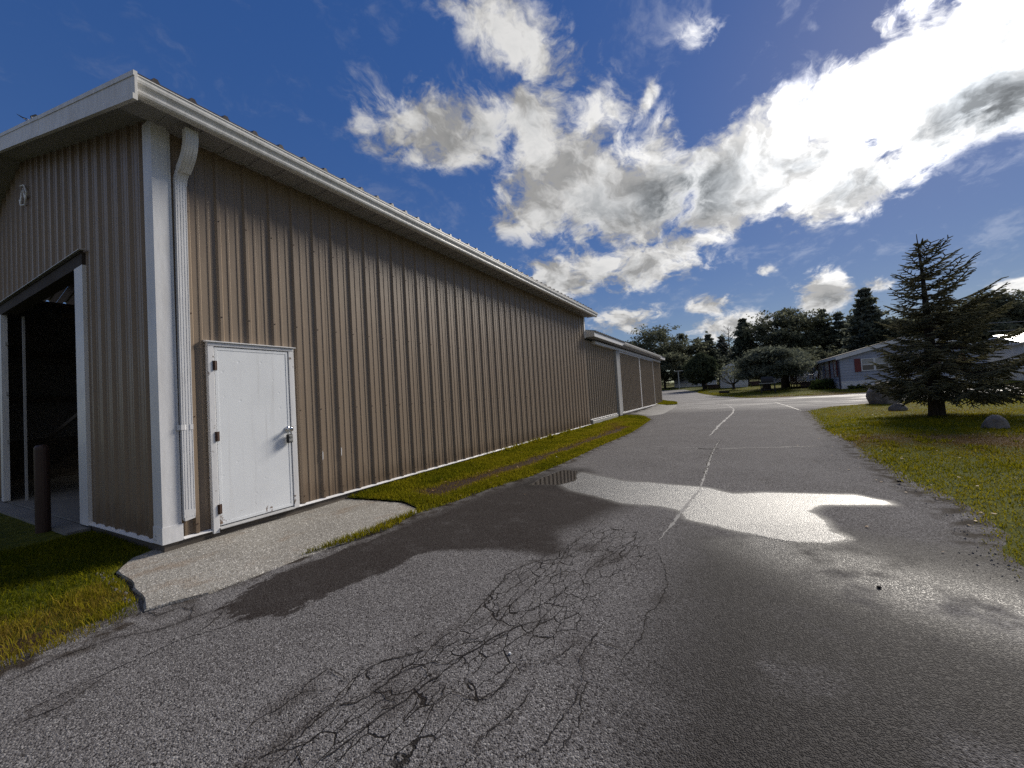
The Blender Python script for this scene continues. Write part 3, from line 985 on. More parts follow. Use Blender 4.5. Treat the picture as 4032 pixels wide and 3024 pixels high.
def ribbon(name, pts, width, mat, parent, z=0.003, jitter=0.009, step=0.024, seed=1, taper=True):
    P = rough_line(pts, step, jitter, seed)
    r = random.Random(seed + 99)
    mb = MB()
    n = len(P)
    vs = []
    for i, (x, y) in enumerate(P):
        a = P[max(i - 1, 0)]
        b = P[min(i + 1, n - 1)]
        dx, dy = b[0] - a[0], b[1] - a[1]
        L = math.hypot(dx, dy) + 1e-9
        t = i / max(n - 1, 1)
        wd = width * r.uniform(0.35, 1.5)
        if taper:
            wd *= min(1.0, 0.25 + 5 * min(t, 1 - t))
        zz = float(terrain(y)) + z
        vs += [(x - dy / L * wd / 2, y + dx / L * wd / 2, zz), (x + dy / L * wd / 2, y - dx / L * wd / 2, zz)]
    mb.add(vs, [(2 * i, 2 * i + 1, 2 * i + 3, 2 * i + 2) for i in range(n - 1)])
    return obj(name, mb, mat, parent)


for i, c in enumerate(CRACKS):
    ribbon('crack', c, 0.0048 if i not in (2, 3, 6) else 0.007, M['crack'], road, z=0.003 + 0.0004 * (i % 9), seed=i)
for i, c in enumerate(CRACKS2):
    ribbon('crack', c, 0.0055, M['crack'], road, z=0.003 + 0.0004 * (i % 9), seed=50 + i, jitter=0.006)
cr_rng = random.Random(11)
for i in range(14):      # short side branches that leave the main cracks
    c = cr_rng.choice(CRACKS)
    p0 = cr_rng.choice(c)
    a = cr_rng.uniform(0, 2 * PI)
    L = cr_rng.uniform(.06, .2)
    p1 = (p0[0] + math.cos(a) * L, p0[1] + math.sin(a) * L * 1.4)
    ribbon('crack', [p0, p1], 0.0045, M['crack'], road, z=0.0068 + 0.0002 * (i % 5), seed=200 + i, step=.02, jitter=.008)
for i, (c, wd) in enumerate(((SEAM[:4], .035), (SEAM[3:], .03), (SCURVE, .07), (TRANS, .03), (CROSS_SEAM, .07))):
    ribbon('seam_line', c, wd, M['seam'], road, z=0.0025, jitter=0.008 if i < 2 else .02, step=.05 if i < 2 else .15, seed=300 + i)
ribbon('crack', SEAM[4:], 0.02, M['crack'], road, z=0.0045, jitter=.03, step=.08, seed=321)
ribbon('crack', [(4.3, 8.22), (4.5, 8.13), (4.75, 8.2)], 0.05, M['crack'], road, z=0.0055, jitter=.02, step=.06, seed=322)


def edge_lift(poly, top, ramp):
    def f(x, y):
        dd = seg_dist(x, y, poly, True)
        return terrain(y) - 0.015 + (top + 0.015) * (1 - np.exp(-dd / ramp)) + 0.02 * (fbm(x, y, 1.3) - .5) * np.clip(dd, 0, 1)
    return f


# lawn on the right, with the spruce and the stones
right_edge = rough_line(LAWN_EDGE[::-1], 0.16, 0.045, 5)
lawn_poly = [(6.7, -12)] + right_edge + rough_line(LAWN_TOP[1:], 0.5, 0.06, 6) + [(60, 31), (60, -12)]


def lawn_attrs(x, y):
    n_ = fbm(x, y, 0.35, 4)
    dry = np.exp(-(((y - 9.6) / 2.2) ** 2)) * .8 + np.exp(-(((y - 20) / 3.) ** 2)) * .35
    g_ = np.clip(1.0 - dry + (n_ - .5) * 1.1, 0, 1)
    e = seg_dist(x, y, LAWN_EDGE)
    bare = np.clip(0.55 - e / 0.22, 0, 1) * 0.8 + 0.5 * np.exp(-(np.hypot(x - 10.65, y - 15.4) / 1.0) ** 2)
    return {'green': g_, 'bare': bare}


tag(sheet('lawn', lawn_poly, 0.5, edge_lift(lawn_poly, 0.03, 0.25), M['ground'], attrs_fun=lawn_attrs, limit=(6, 30, -4, 30)), kind='structure')

# lawn beyond the side road
far_poly = rough_line(FAR_NEAR, 0.6, 0.08, 8) + [(60, 37.5), (200, 40), (200, 240), (-120, 240), (-120, 72), (-8, 60.5), (-1, 56.5)]


def far_attrs(x, y):
    n_ = fbm(x, y, 0.25, 4)
    e = seg_dist(x, y, FAR_NEAR)
    return {'green': np.clip(.75 + (n_ - .5) * 1.5 - .5 * np.exp(-e / 1.2), 0, 1), 'bare': np.clip(.6 - e / .5, 0, 1)}


tag(sheet('lawn', far_poly, 1.6, edge_lift(far_poly, 0.05, 0.4), M['ground'], attrs_fun=far_attrs, limit=(-30, 60, 30, 100)), kind='structure')
verge_poly = rough_line([(-1.7, 36.0), (-1.55, 41.7), (-2.2, 47.6), (-8, 52)], 0.7, 0.08, 9) + [(-120, 62), (-120, 36)]
tag(sheet('lawn', verge_poly, 1.6, edge_lift(verge_poly, 0.05, 0.4), M['ground'], attrs_fun=far_attrs, limit=(-30, 0, 36, 60)), kind='structure')

# turf strip between shed wall and road, with a worn rut
strip_poly = [(0.03, 2.15), (0.46, 2.25), (0.95, 2.35), (1.30, 2.24), (1.46, 2.1), (1.44, 1.76)] + rough_line(STRIP_EDGE, 0.18, 0.05, 10) + [(0.03, 19.3)]
RUT = [(1.05, 3.0), (1.12, 4.2), (1.22, 5.6), (1.28, 7.2), (1.34, 9.0), (1.4, 11.5), (1.4, 13.5)]


def strip_z(x, y):
    t = np.clip(x / 1.9, 0, 1)
    e = seg_dist(x, y, STRIP_EDGE)
    return terrain(y) + np.where(e < 0.05, -0.012, 0.005) + 0.085 * (1 - t) * np.clip(e / .3, 0, 1) + 0.015 * (fbm(x, y, 3) - .5)


def strip_attrs(x, y):
    r_ = seg_dist(x, y, RUT)
    n_ = fbm(x, y, 1.2, 4)
    bare = np.clip(1.25 - r_ / 0.27 + (n_ - .5) * 1.5, 0, 1)
    far = np.exp(-(((y - 13.5) / 2.5) ** 2)) * np.exp(-((x - .9) / .5) ** 2)
    return {'green': np.clip(.95 + (n_ - .5) * .8 - far * .8, 0, 1), 'bare': bare}


tag(sheet('grass_verge', strip_poly, 0.16, strip_z, M['ground'], attrs_fun=strip_attrs), kind='structure')
patch_poly = rough_line([(0.03, 28.3), (1.0, 27.6), (1.6, 28.6), (1.35, 30.2), (1.05, 31.5), (0.4, 32.6), (-1.6, 36), (-3, 36), (-3, 31.9), (0.03, 31.9)], 0.4, 0.05, 12, True)
tag(sheet('grass_verge', patch_poly, 0.35, edge_lift(patch_poly, 0.06, 0.3), M['ground'], attrs_fun=lambda x, y: {'green': np.full(x.shape, .95), 'bare': np.zeros(x.shape)}), kind='structure')

# grass corner in front of the gable
left_poly = [(1.40, -12)] + rough_line([(1.36, -3.0), (1.35, -1.26), (1.33, -1.1), (1.35, -0.94), (1.33, -0.78), (1.25, -0.60)], 0.14, 0.03, 13) + [(0.92, -0.52), (0.52, -0.45), (0.14, -0.43), (-0.16, -0.23), (-0.26, 0.0), (-30, 0.0), (-30, -12)]


def left_z(x, y):
    t = np.clip((1.35 - x) / 2.2, 0, 1)
    return -0.012 + 0.085 * t + 0.02 * (fbm(x, y, 2.2) - .5) * (t > .05)


def left_attrs(x, y):
    e = np.minimum(np.abs(1.35 - x), 9)
    n_ = fbm(x, y, 2.0, 4)
    bare = np.clip(1.25 - e / (.24 + .42 * np.clip((-.72 - y) / .45, 0, 1)) + (n_ - .5) * 1.3, 0, 1)
    return {'green': np.clip(.9 + (n_ - .5) * .8 - .5 * np.exp(-((x - .55) / .35) ** 2), 0, 1), 'bare': bare}


tag(sheet('lawn', left_poly, 0.16, left_z, M['ground'], attrs_fun=left_attrs, limit=(-9, 2, -4, .2)), kind='structure')


# ------------------------------------------------------------------ concrete slab at the side door
def slab_mesh():
    P = rough_line(SLAB, 0.10, 0.012, 21, True)
    gx_, gy_ = np.meshgrid(np.arange(-.3, 1.5, .12), np.arange(-.6, 2.4, .12))
    gx_, gy_ = gx_.ravel(), gy_.ravel()
    k = sdf(gx_, gy_, P) < -.06
    pts = [Vector(p) for p in P] + [Vector((a, b)) for a, b in zip(gx_[k], gy_[k])]
    n = len(P)
    vo, eo, fo, _, _, _ = mgeo.delaunay_2d_cdt(pts, [(i, (i + 1) % n) for i in range(n)], [list(range(n))], 1, 1e-5)

    def zt(x, y):
        return 0.070 - 0.057 * max(0, min(1, x / 1.36)) + 0.006 * math.sin(3 * y + x * 2)
    mb = MB()
    vs = [(p.x, p.y, zt(p.x, p.y)) for p in vo]
    fs = [tuple(f) for f in fo]
    # chamfered broken rim and sides
    N = len(vs)
    low = []
    r = random.Random(4)
    cx_, cy_ = 0.7, 0.9
    for (x, y) in P:
        dx, dy = x - cx_, y - cy_
        L = math.hypot(dx, dy)
        o_ = r.uniform(0.004, 0.02)
        low.append((x + dx / L * o_, y + dy / L * o_, zt(x, y) - r.uniform(.008, .02)))
    for (x, y) in P:
        low.append((x, y, -0.03))
    vs += low
    for i in range(n):
        j = (i + 1) % n
        fs += [(i, N + i, N + j, j), (N + i, N + n + i, N + n + j, N + j)]
    mb.add(vs, fs)
    return mb


o = obj('concrete_slab', slab_mesh(), M['concrete'])
tag(o, kind='structure')
mb = MB()
mb.box(-6.6, -2.02, -0.24, -0.02, -0.05, 0.105)
tag(obj('concrete_apron', mb, M['floor']), kind='structure')


def b_apron(n):
    p = n.pos
    c = n.mix(n.ramp(n.noise(p, 1.5, 5), 0.3, 0.7), (0.085, 0.08, 0.078), (0.13, 0.124, 0.122))
    c = n.mix(n.ramp(n.noise(p, 60, 3), 0.5, 0.75), c, (0.03, 0.028, 0.027))
    setp(n, color=c, rough=0.75, normal=n.bump(n.noise(p, 70, 3), 0.6, 0.01))


M['apron'] = material('patched asphalt', b_apron)
apron_poly = rough_line([(0.03, 19.3), (1.02, 19.3), (1.72, 20.6), (1.8, 24.5), (1.62, 27.9), (0.98, 27.6), (0.03, 28.3)], .5, .04, 30, True)


def apron_z(x, y):
    t = np.clip(x / 1.7, 0, 1)
    e = seg_dist(x, y, apron_poly, True)
    return terrain(y) - 0.01 + (0.235 - terrain(np.minimum(y, 24))) * (1 - t) * np.clip(e / .25, 0, 1) + 0.03 * np.clip(e / .2, 0, 1)


tag(sheet('asphalt_apron', apron_poly, 0.4, apron_z, M['apron']), kind='structure')

# ================================================================== metal shed with the side door
shed = thing('metal_shed', 'large tan ribbed steel shed with white corner trim, white side door and open gable doorway', 'shed')
LEN = 13.67
RIBS = [.1524, .4572, .762]
PW = .9144


def rib_profile(s0, s1, ribs=RIBS, h=0.025, wb=0.032, wt=0.015, minor=(.1016, .2032)):
    pts = []
    for c in ribs:
        pts += [(c - wb, 0), (c - wt, h), (c + wt, h), (c + wb, 0)]
        for mo in minor:
            cc = c + mo
            if cc < PW + .02 and minor:
                pts += [(cc - .016, 0), (cc - .009, .006), (cc + .009, .006), (cc + .016, 0)]
    for mo in minor:
        cc = ribs[0] - (.3048 - mo)
        if cc > 0.02:
            pts += [(cc - .016, 0), (cc - .009, .006), (cc + .009, .006), (cc + .016, 0)]
    pts = sorted(pts)

    def dep(s):
        a = (0, 0)
        for p in pts + [(PW + 9, 0)]:
            if p[0] >= s:
                t = 0 if p[0] == a[0] else (s - a[0]) / (p[0] - a[0])
                return a[1] + t * (p[1] - a[1])
            a = p
        return 0
    return [(s0, dep(s0))] + [p for p in pts if s0 + 1e-4 < p[0] < s1 - 1e-4] + [(s1, dep(s1))]


def panel(prof, place, zb, zt, rows=None):
    """sheet steel panel; place(s, depth, z) -> xyz; zt may depend on s"""
    mb = MB()
    f = zt if callable(zt) else (lambda s: zt)
    vs = []
    for (s, dp) in prof:
        vs += [place(s, dp, zb), place(s, dp, f(s))]
    k = len(prof)
    mb.add(vs, [(2 * i, 2 * i + 2, 2 * i + 3, 2 * i + 1) for i in range(k - 1)])
    # folded back edge gives the sheet its thickness
    vs = []
    for (s, dp) in (prof[0], prof[-1]):
        vs += [place(s, dp, zb), place(s, dp, f(s)), place(s, dp - .02, f(s)), place(s, dp - .02, zb)]
    mb.add(vs, [(0, 1, 2, 3), (4, 5, 6, 7)])
    return mb


WALL_TOP = 4.515
WALL_BOT = 0.172
full = panel(rib_profile(0, PW - .002), lambda s, dp, z: (dp, s, z), WALL_BOT, WALL_TOP).mesh('wall_panel', M['tan'])
D0, D1, DTOP = 0.405, 1.402, 2.245     # outside of the door frame
for k in range(15):
    y0 = .12 + PW * k
    if k == 0:
        segs = [(0, D0 - y0, WALL_BOT), (D0 - y0, PW - .002, DTOP)]
    elif k == 1:
        segs = [(0, D1 - y0, DTOP), (D1 - y0, PW - .002, WALL_BOT)]
    elif k == 14:
        segs = [(0, LEN - .03 - y0, WALL_BOT)]
    else:
        o = link('wall_panel', full, shed)
        o.location = (0.0015 * ((k * 7) % 3 - 1), y0, 0)
        continue
    for (a, b, zb) in segs:
        obj('wall_panel', panel(rib_profile(a, b), lambda s, dp, z: (dp, s + y0, z), zb, WALL_TOP), M['tan'], shed)

# gable wall, facing -Y; s runs to the left (-X) from the corner
RIDGE_X = -4.93
HALF = 4.93


def soffit_z(x):
    return 4.575 + .25 * (HALF - abs(x - RIDGE_X))


O0, O1, OTOP = 2.075, 6.23, 3.62
edges_s = [.155 + PW * k for k in range(11)] + [9.80]
for k in range(len(edges_s) - 1):
    a, b = edges_s[k], edges_s[k + 1] - .002
    cuts = sorted({a, b} | {c for c in (O0, O1, -RIDGE_X) if a < c < b})
    for c0, c1 in zip(cuts[:-1], cuts[1:]):
        mid = (c0 + c1) / 2
        zb = OTOP if O0 < mid < O1 else WALL_BOT
        pr = rib_profile(c0 - a, c1 - a)
        obj('gable_panel', panel(pr, lambda s, dp, z: (-(s + a), -dp, z), zb, lambda s: soffit_z(-(s + a)) + .01), M['tan'], shed)

# plain steel on the sides that face away
mb = MB()
mb.box(-9.90, -9.86, 0.0, LEN, .1, 4.55)
obj('rear_wall', mb, M['tan'], shed)
mb = MB()
mb.add([(-9.86, LEN - .05, .1), (-.02, LEN - .05, .1), (-.02, LEN - .05, 4.55), (RIDGE_X, LEN - .05, 5.78), (-9.86, LEN - .05, 4.55), (-9.86, LEN, .1), (-.02, LEN, .1), (-.02, LEN, 4.55), (RIDGE_X, LEN, 5.78), (-9.86, LEN, 4.55)],
       [(0, 1, 2, 3, 4), (9, 8, 7, 6, 5), (0, 5, 6, 1), (1, 6, 7, 2), (2, 7, 8, 3), (3, 8, 9, 4)])
obj('end_wall', mb, M['tan'], shed)

# bare spots where two ribs were knocked
for (y_, z_) in ((1.796, .70), (2.101, .71)):
    mb = MB()
    mb.add([(.0262, y_ - .016, z_), (.0262, y_ - .004, z_ + .02), (.0262, y_ - .002, z_ + .11), (.0262, y_ - .012, z_ + .13), (.0295, y_ - .016, z_), (.0295, y_ - .004, z_ + .02), (.0295, y_ - .002, z_ + .11), (.0295, y_ - .012, z_ + .13)], [(4, 5, 6, 7), (0, 1, 5, 4), (1, 2, 6, 5), (2, 3, 7, 6), (3, 0, 4, 7)])
    obj('bent_rib', mb, M['white_trim'], shed)
# screw heads along the ribs
mb = MB()
for k in range(45):
    yr = .2725 + .3048 * k
    for z_ in (.27, 1.42, 2.55, 3.68):
        if D0 - .02 < yr < D1 + .02 and z_ < DTOP + .1:
            continue
        yy = yr + .004 * math.sin(k * 3.7 + z_)
        mb.box(.0252, .0305, yy - .0055, yy + .0055, z_ - .0055, z_ + .0055)
o = obj('screw_head', mb, M['hinge'], shed)
o['kind'] = 'stuff'
# corner trims
mb = MB()
mb.prism([(-.165, -.034), (.040, -.034), (.040, .100), (.024, .104), (.024, .132), (.012, .132), (.012, -.018), (-.165, -.018)], 'z', .30, 4.55)
ct = obj('corner_trim', mb, M['white_trim'], shed)
mb = MB()
mb.prism([(-.168, -.040), (.046, -.040), (.046, .136), (.0405, .136), (.0405, -.0345), (-.168, -.0345)], 'z', .148, .318)
obj('patch_plate', mb, M['white_chip'], ct)
mb = MB()
mb.prism([(-.03, LEN - .10), (.036, LEN - .10), (.036, LEN + .03), (-.03, LEN + .03)], 'z', 3.62, 4.5)
obj('corner_trim', mb, M['white_trim'], shed)
mb = MB()
mb.prism([(-9.91, -.034), (-9.7, -.034), (-9.7, -.012), (-9.91, -.012)], 'z', .16, 4.55)
obj('corner_trim', mb, M['white_trim'], shed)

# base trim and skirt boards
for (a, b) in ((.14, D0 - .003), (D1 + .003, 4.9), (4.903, 9.3), (9.303, LEN)):
    mb = MB()
    mb.prism([(-.01, .150), (.050, .150), (.050, .156), (.006, .172), (-.01, .172)], 'y', a, b)
    obj('base_trim', mb, M['white_trim'], shed)
mb = MB()
mb.prism([(.01, .150), (-.050, .150), (-.050, .156), (-.006, .172), (.01, .172)], 'x', -O0 + .05, -.17)
obj('base_trim', mb, M['white_trim'], shed)
for (a, b) in ((-.02, 3.1), (3.104, 7.2), (7.204, 11.2), (11.204, LEN)):
    mb = MB()
    mb.rbox(-.03, .022, a, b, -.06, .1495, .004)
    obj('skirt_board', mb, M['skirt_wood'], shed)
for (a, b) in ((-2.03, -.034), (-9.85, -6.3)):
    mb = MB()
    mb.rbox(a, b, -.012, .03, -.06, .1495, .004)
    obj('skirt_board', mb, M['skirt_wood'], shed)

# trims of the open doorway
mb = MB()
mb.prism([(-O0 + .05, -.045), (-O0 + .05, -.005), (-O0 - .235, .10), (-O0 - .235, .12), (-O0 - .25, .12), (-O0 - .25, -.045)], 'z', .13, OTOP - .17)
dw = obj('doorway_jamb', mb, M['white_trim'], shed)
mb = MB()
mb.prism([(-O1 - .12, -.045), (-O1 + .03, -.045), (-O1 + .03, .03), (-O1 - .12, .03)], 'z', .13, OTOP - .17)
obj('doorway_jamb', mb, M['white_trim'], shed)
mb = MB()
mb.prism([(-.042, OTOP - .17), (.13, OTOP - .17), (.13, OTOP), (-.055, OTOP), (-.055, OTOP - .012), (-.042, OTOP - .012)], 'x', -O1 - .1, -O0 + .03)
hd = obj('doorway_header', mb, M['dark_header'], shed)
mb = MB()
mb.prism([(-.085, OTOP + .006), (-.02, OTOP + .022), (-.02, OTOP + .03), (-.085, OTOP + .013)], 'x', -O1 - .12, -O0 + .09)
obj('drip_cap', mb, M['white_trim'], hd)
for zc in (1.15, 2.0, 2.9):
    mb = MB()
    mb.box(-O1 + .031, -O1 + .06, .0, .028, zc, zc + .06)
    obj('track_bracket', mb, M['grey_steel'], shed)
mb = MB()
mb.box(-O1 + .30, -O1 + .33, .15, .18, .12, 3.4)
obj('door_track', mb, M['grey_steel'], shed)

# inside
mb = MB()
mb.box(-9.855, -.035, .0, LEN - .06, -.05, .118)
obj('floor_slab', mb, M['floor'], shed)
mb = MB()
mb.box(-9.855, -9.80, .05, LEN - .06, 1.1, 4.4)
obj('wall_liner', mb, M['liner'], shed)
mb = MB()
mb.box(-9.855, -9.79, .05, LEN - .06, .12, 1.095)
obj('wainscot', mb, M['skirt_wood'], shed)
for zg in (2.0, 3.1):
    mb = MB()
    mb.box(-9.80, -9.70, .05, LEN - .06, zg, zg + .12)
    obj('wall_girt', mb, M['skirt_wood'], shed)
mb = MB()
mb.tube([(-7.81, .7, 1.007), (-5.27, .7, 1.617)], .035, 6)
obj('diagonal_brace', mb, M['skirt_wood'], shed)
mb = MB()
for xx in (-2.6, -5.7):
    mb = MB()
    mb.box(xx - .03, xx + .03, .6, 4.5, 3.42, 3.50)
    obj('overhead_rail', mb, M['skirt_wood'], shed)

# eave soffit of separate vented panels
y = -.27
spn = MB()
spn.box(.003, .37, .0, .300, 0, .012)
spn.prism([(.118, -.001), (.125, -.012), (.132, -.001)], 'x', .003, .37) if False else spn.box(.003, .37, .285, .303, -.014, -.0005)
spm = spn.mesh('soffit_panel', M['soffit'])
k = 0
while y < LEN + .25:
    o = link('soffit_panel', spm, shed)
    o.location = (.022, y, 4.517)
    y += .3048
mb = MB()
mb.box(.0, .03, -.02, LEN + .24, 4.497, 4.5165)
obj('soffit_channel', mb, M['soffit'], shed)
# gable soffit, following the slope
mb = MB()
for sgn in (1, -1):
    xa, xb = (.40, RIDGE_X) if sgn > 0 else (RIDGE_X, -10.26)
    za, zb_ = soffit_z(xa), soffit_z(xb)
    mb.add([(xa, -.30, za), (xb, -.30, zb_), (xb, .02, zb_), (xa, .02, za), (xa, -.30, za + .02), (xb, -.30, zb_ + .02), (xb, .02, zb_ + .02), (xa, .02, za + .02)],
           [(0, 3, 2, 1), (4, 5, 6, 7), (0, 1, 5, 4), (1, 2, 6, 5), (2, 3, 7, 6), (3, 0, 4, 7)])
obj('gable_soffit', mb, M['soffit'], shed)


def roof_z(x):
    return 4.66 + .2565 * (.54 - x) if x > RIDGE_X else 4.66 + .2565 * (.54 - RIDGE_X) - .2565 * (RIDGE_X - x)


# rake fascia boards (metal, lapped in two lengths on each slope)
def rake(xa, xb, yoff, top, bot, name='rake_fascia', mat='gutter', th=.02):
    mb = MB()
    za, zb_ = roof_z(xa), roof_z(xb)
    mb.add([(xa, yoff, za + bot), (xb, yoff, zb_ + bot), (xb, yoff, zb_ + top), (xa, yoff, za + top), (xa, yoff + th, za + bot), (xb, yoff + th, zb_ + bot), (xb, yoff + th, zb_ + top), (xa, yoff + th, za + top)],
           [(0, 1, 2, 3), (7, 6, 5, 4), (0, 4, 5, 1), (3, 2, 6, 7), (0, 3, 7, 4), (1, 5, 6, 2)])
    return obj(name, mb, M[mat], shed)


for (xa, xb, e) in ((.555, -2.38, 0), (-2.36, RIDGE_X, .0025), (RIDGE_X, -7.5, 0), (-7.48, -10.3, .0025)):
    f_ = rake(xa, xb, -.32 - e, -.080, -.250)
    rake(xa, xb, -.335 - e, -.250, -.305, 'rake_lip', 'gutter', .035)
    rake(xa, xb, -.328 - e, -.032, -.0795, 'rake_cap', 'gutter', .03)
mb = MB()
mb.box(.53, .553, -.318, -.299, 4.42, 4.60)
obj('fascia_return', mb, M['gutter'], shed)
# eave fascia behind the gutter
mb = MB()
mb.box(.395, .412, -.30, LEN + .26, 4.46, 4.63)
obj('eave_fascia', mb, M['gutter'], shed)
# box gutter with ogee front
prof = [(.414, 4.615), (.414, 4.452), (.470, 4.452), (.486, 4.462), (.494, 4.482), (.492, 4.505), (.504, 4.530), (.522, 4.548), (.528, 4.570), (.528, 4.602), (.535, 4.602), (.535, 4.612), (.518, 4.612), (.518, 4.575), (.49, 4.53), (.48, 4.47), (.424, 4.466), (.424, 4.615)]
mb = MB()
mb.prism(prof, 'y', -.298, LEN + .275)
g = obj('gutter', mb, M['gutter'], shed)
for yy in (-.300, LEN + .277):
    mb = MB()
    mb.prism([p for p in prof[:12]], 'y', yy - .002, yy + .0015)
    obj('end_cap', mb, M['gutter'], g)

# roof panels
def roof_panel_mesh(sgn):
    prof_ = rib_profile(0, PW - .002, h=.036, wb=.034, wt=.014, minor=())
    mb = MB()
    x0, x1 = (.50, RIDGE_X + .01) if sgn > 0 else (RIDGE_X - .01, -10.36)
    vs = []
    for (s, dp) in prof_:
        vs += [(x0, s, roof_z(x0) + dp - .02), (x1, s, roof_z(x1) + dp - .02)]
    mb.add(vs, [(2 * i, 2 * i + 1, 2 * i + 3, 2 * i + 2) for i in range(len(prof_) - 1)])
    vs = []
    for (s, dp) in prof_:
        vs += [(x0, s, roof_z(x0) + dp - .02), (x0, s, roof_z(x0) - .04)]
    if sgn > 0:
        mb.add(vs, [(2 * i, 2 * i + 2, 2 * i + 3, 2 * i + 1) for i in range(len(prof_) - 1)])
    return mb.mesh('roof_panel', M['roof_brown'])


for sgn in (1, -1):
    rm = roof_panel_mesh(sgn)
    for k in range(16):
        y0 = -.295 + PW * k
        if y0 + PW > LEN + .34:
            break
        o = link('roof_panel', rm, shed)
        o.location = (0, y0, 0.001 * (k % 2))
mb = MB()
zr = roof_z(RIDGE_X)
mb.prism([(RIDGE_X - .2, zr - .02), (RIDGE_X, zr + .035), (RIDGE_X + .2, zr - .02), (RIDGE_X, zr + .02)], 'y', -.33, LEN + .25)
obj('ridge_cap', mb, M['roof_brown'], shed)


# downspout: corrugated rectangular pipe with two elbows
def pipe_sweep(mb, path, wx, wy, nc=4):
    """path of (x, z, tilt); section with small flutes on its outer face, swept in the XZ plane at y centre"""
    half = wy / 2
    sec = [(-wx / 2, -half), (-wx / 2, half)]
    outer = []
    for i in range(nc):
        c = half - (i + .5) * wy / nc
        hw = wy / nc * .5
        outer += [(wx / 2, c + hw * .95), (wx / 2, c + hw * .40), (wx / 2 - .004, c + hw * .2), (wx / 2 - .004, c - hw * .2), (wx / 2, c - hw * .4)]
    sec += outer + [(wx / 2, -half)]
    n = len(sec)
    vs = []
    for (x, yc, z, tl, sc_) in path:
        ct_, st_ = math.cos(tl), math.sin(tl)
        for (u, v_) in sec:
            vs.append((x + u * sc_ * ct_, yc + v_ * sc_, z + u * sc_ * st_))
    fs = []
    for i in range(len(path) - 1):
        for k_ in range(n):
            fs.append((i * n + k_, i * n + (k_ + 1) % n, (i + 1) * n + (k_ + 1) % n, (i + 1) * n + k_))
    fs.append(tuple(range(n)))
    mb.add(vs, fs)


ds = thing('downspout', 'white fluted metal downspout with double elbow beside the shed corner', 'downspout', (0.085, .215, .36))
DY = 0
ox, oy, oz = .085, .215, .36


def dpath(lst):
    return [(x - ox, yc - oy, z - oz, t, s_) for (x, yc, z, t, s_) in lst]


mb = MB()
pipe_sweep(mb, dpath([(.038, .190, .372, 0, 1), (.038, .190, .45, 0, 1), (.038, .192, 1.27, 0, 1), (.038, .205, 3.95, 0, 1)]), .056, .100)
obj('pipe', mb, M['gutter'] if False else M['white_trim'], ds)
mb = MB()
el = []
for i in range(11):     # ribbed lower elbow
    t = i / 10
    a = t * rad(48)
    el.append((.038 + .26 * (1 - math.cos(a)), .206 + .004 * t, 3.94 + .20 * math.sin(a), a * -.9 if False else -a * .0 - a, 1.06 if i % 2 else 1.0))
obj('elbow', (lambda m_: (pipe_sweep(m_, dpath(el), .058, .102), m_)[1])(MB()), M['white_trim'], ds)
x_, _, z_, t_, _ = el[-1]
mb = MB()
ex = [(x_ - .008, .21, z_ - .01, t_, 1.10)]
dx_, dz_ = math.sin(-t_), math.cos(t_)
ex.append((x_ + dx_ * .07, .212, z_ + dz_ * .07, t_, 1.10))
cx0, cz0 = ex[-1][0], ex[-1][2]
for i in range(1, 9):
    a = -t_ * (1 - i / 8)
    px_, pz_, pt_ = ex[-1][0], ex[-1][2], ex[-1][3]
    st = .034
    ex.append((px_ + math.sin(-pt_) * st, .212, pz_ + math.cos(pt_) * st, -a, 1.10))
ex.append((ex[-1][0], .212, 4.450, 0, 1.10))
pipe_sweep(mb, dpath(ex), .074, .102)
obj('elbow', mb, M['gutter'], ds)
mb = MB()
pipe_sweep(mb, dpath([(.038, .1915, 1.285, 0, 1.09), (.038, .1915, 1.34, 0, 1.09)]), .058, .101, 1)
mb.box(.030 - ox, .048 - ox, .105 - oy, .150 - oy, 1.285 - oz, 1.34 - oz)
obj('strap', mb, M['white_trim'], ds)
mb = MB()      # dented, pinched outlet
mb.add([(.012 - ox, .142 - oy, .345 - oz), (.064 - ox, .148 - oy, .335 - oz), (.062 - ox, .238 - oy, .350 - oz), (.014 - ox, .236 - oy, .36 - oz), (.0085 - ox, .138 - oy, .44 - oz), (.0675 - ox, .138 - oy, .46 - oz), (.0675 - ox, .242 - oy, .44 - oz), (.0085 - ox, .242 - oy, .44 - oz)],
       [(0, 4, 5, 1), (1, 5, 6, 2), (2, 6, 7, 3), (3, 7, 4, 0)])
obj('outlet', mb, M['white_chip'], ds)

# side door
mb = MB()
mb.rbox(.0, .056, D0, D0 + .062, .118, DTOP - .045, .004)
fr = obj('door_frame', mb, M['white_chip'], shed)
mb = MB()
mb.rbox(.0, .056, D1 - .072, D1, .150, DTOP - .045, .004)
obj('jamb', mb, M['white_chip'], fr)
mb = MB()
mb.rbox(.0, .058, D0, D1, DTOP - .0445, DTOP, .004)
mb.prism([(.0, DTOP + .001), (.078, DTOP + .001), (.078, DTOP + .010), (.0, DTOP + .026)], 'y', D0 - .02, D1 + .02)
obj('head', mb, M['white_trim'], fr)
mb = MB()
mb.prism([(.0, .150), (.075, .150), (.075, .158), (.04, .178), (.0, .178)], 'y', D0 + .063, D1 - .073)
obj('threshold', mb, M['grey_steel'], fr)
mb = MB()
mb.box(.008, .020, D0 + .062, D1 - .072, .179, DTOP - .045)
obj('stop', mb, M['white_trim'], fr)
door = obj('door', MB().rbox(.021, .046, D0 + .068, D1 - .078, .188, DTOP - .052, .004), M['door'], shed)
mb = MB()
ya, yb, za, zb_ = D0 + .068, D1 - .078, .188, DTOP - .052
for b_ in ((ya + .004, ya + .030, za + .004, zb_ - .004), (yb - .030, yb - .004, za + .004, zb_ - .004)):
    mb.box(.0462, .0495, *b_)
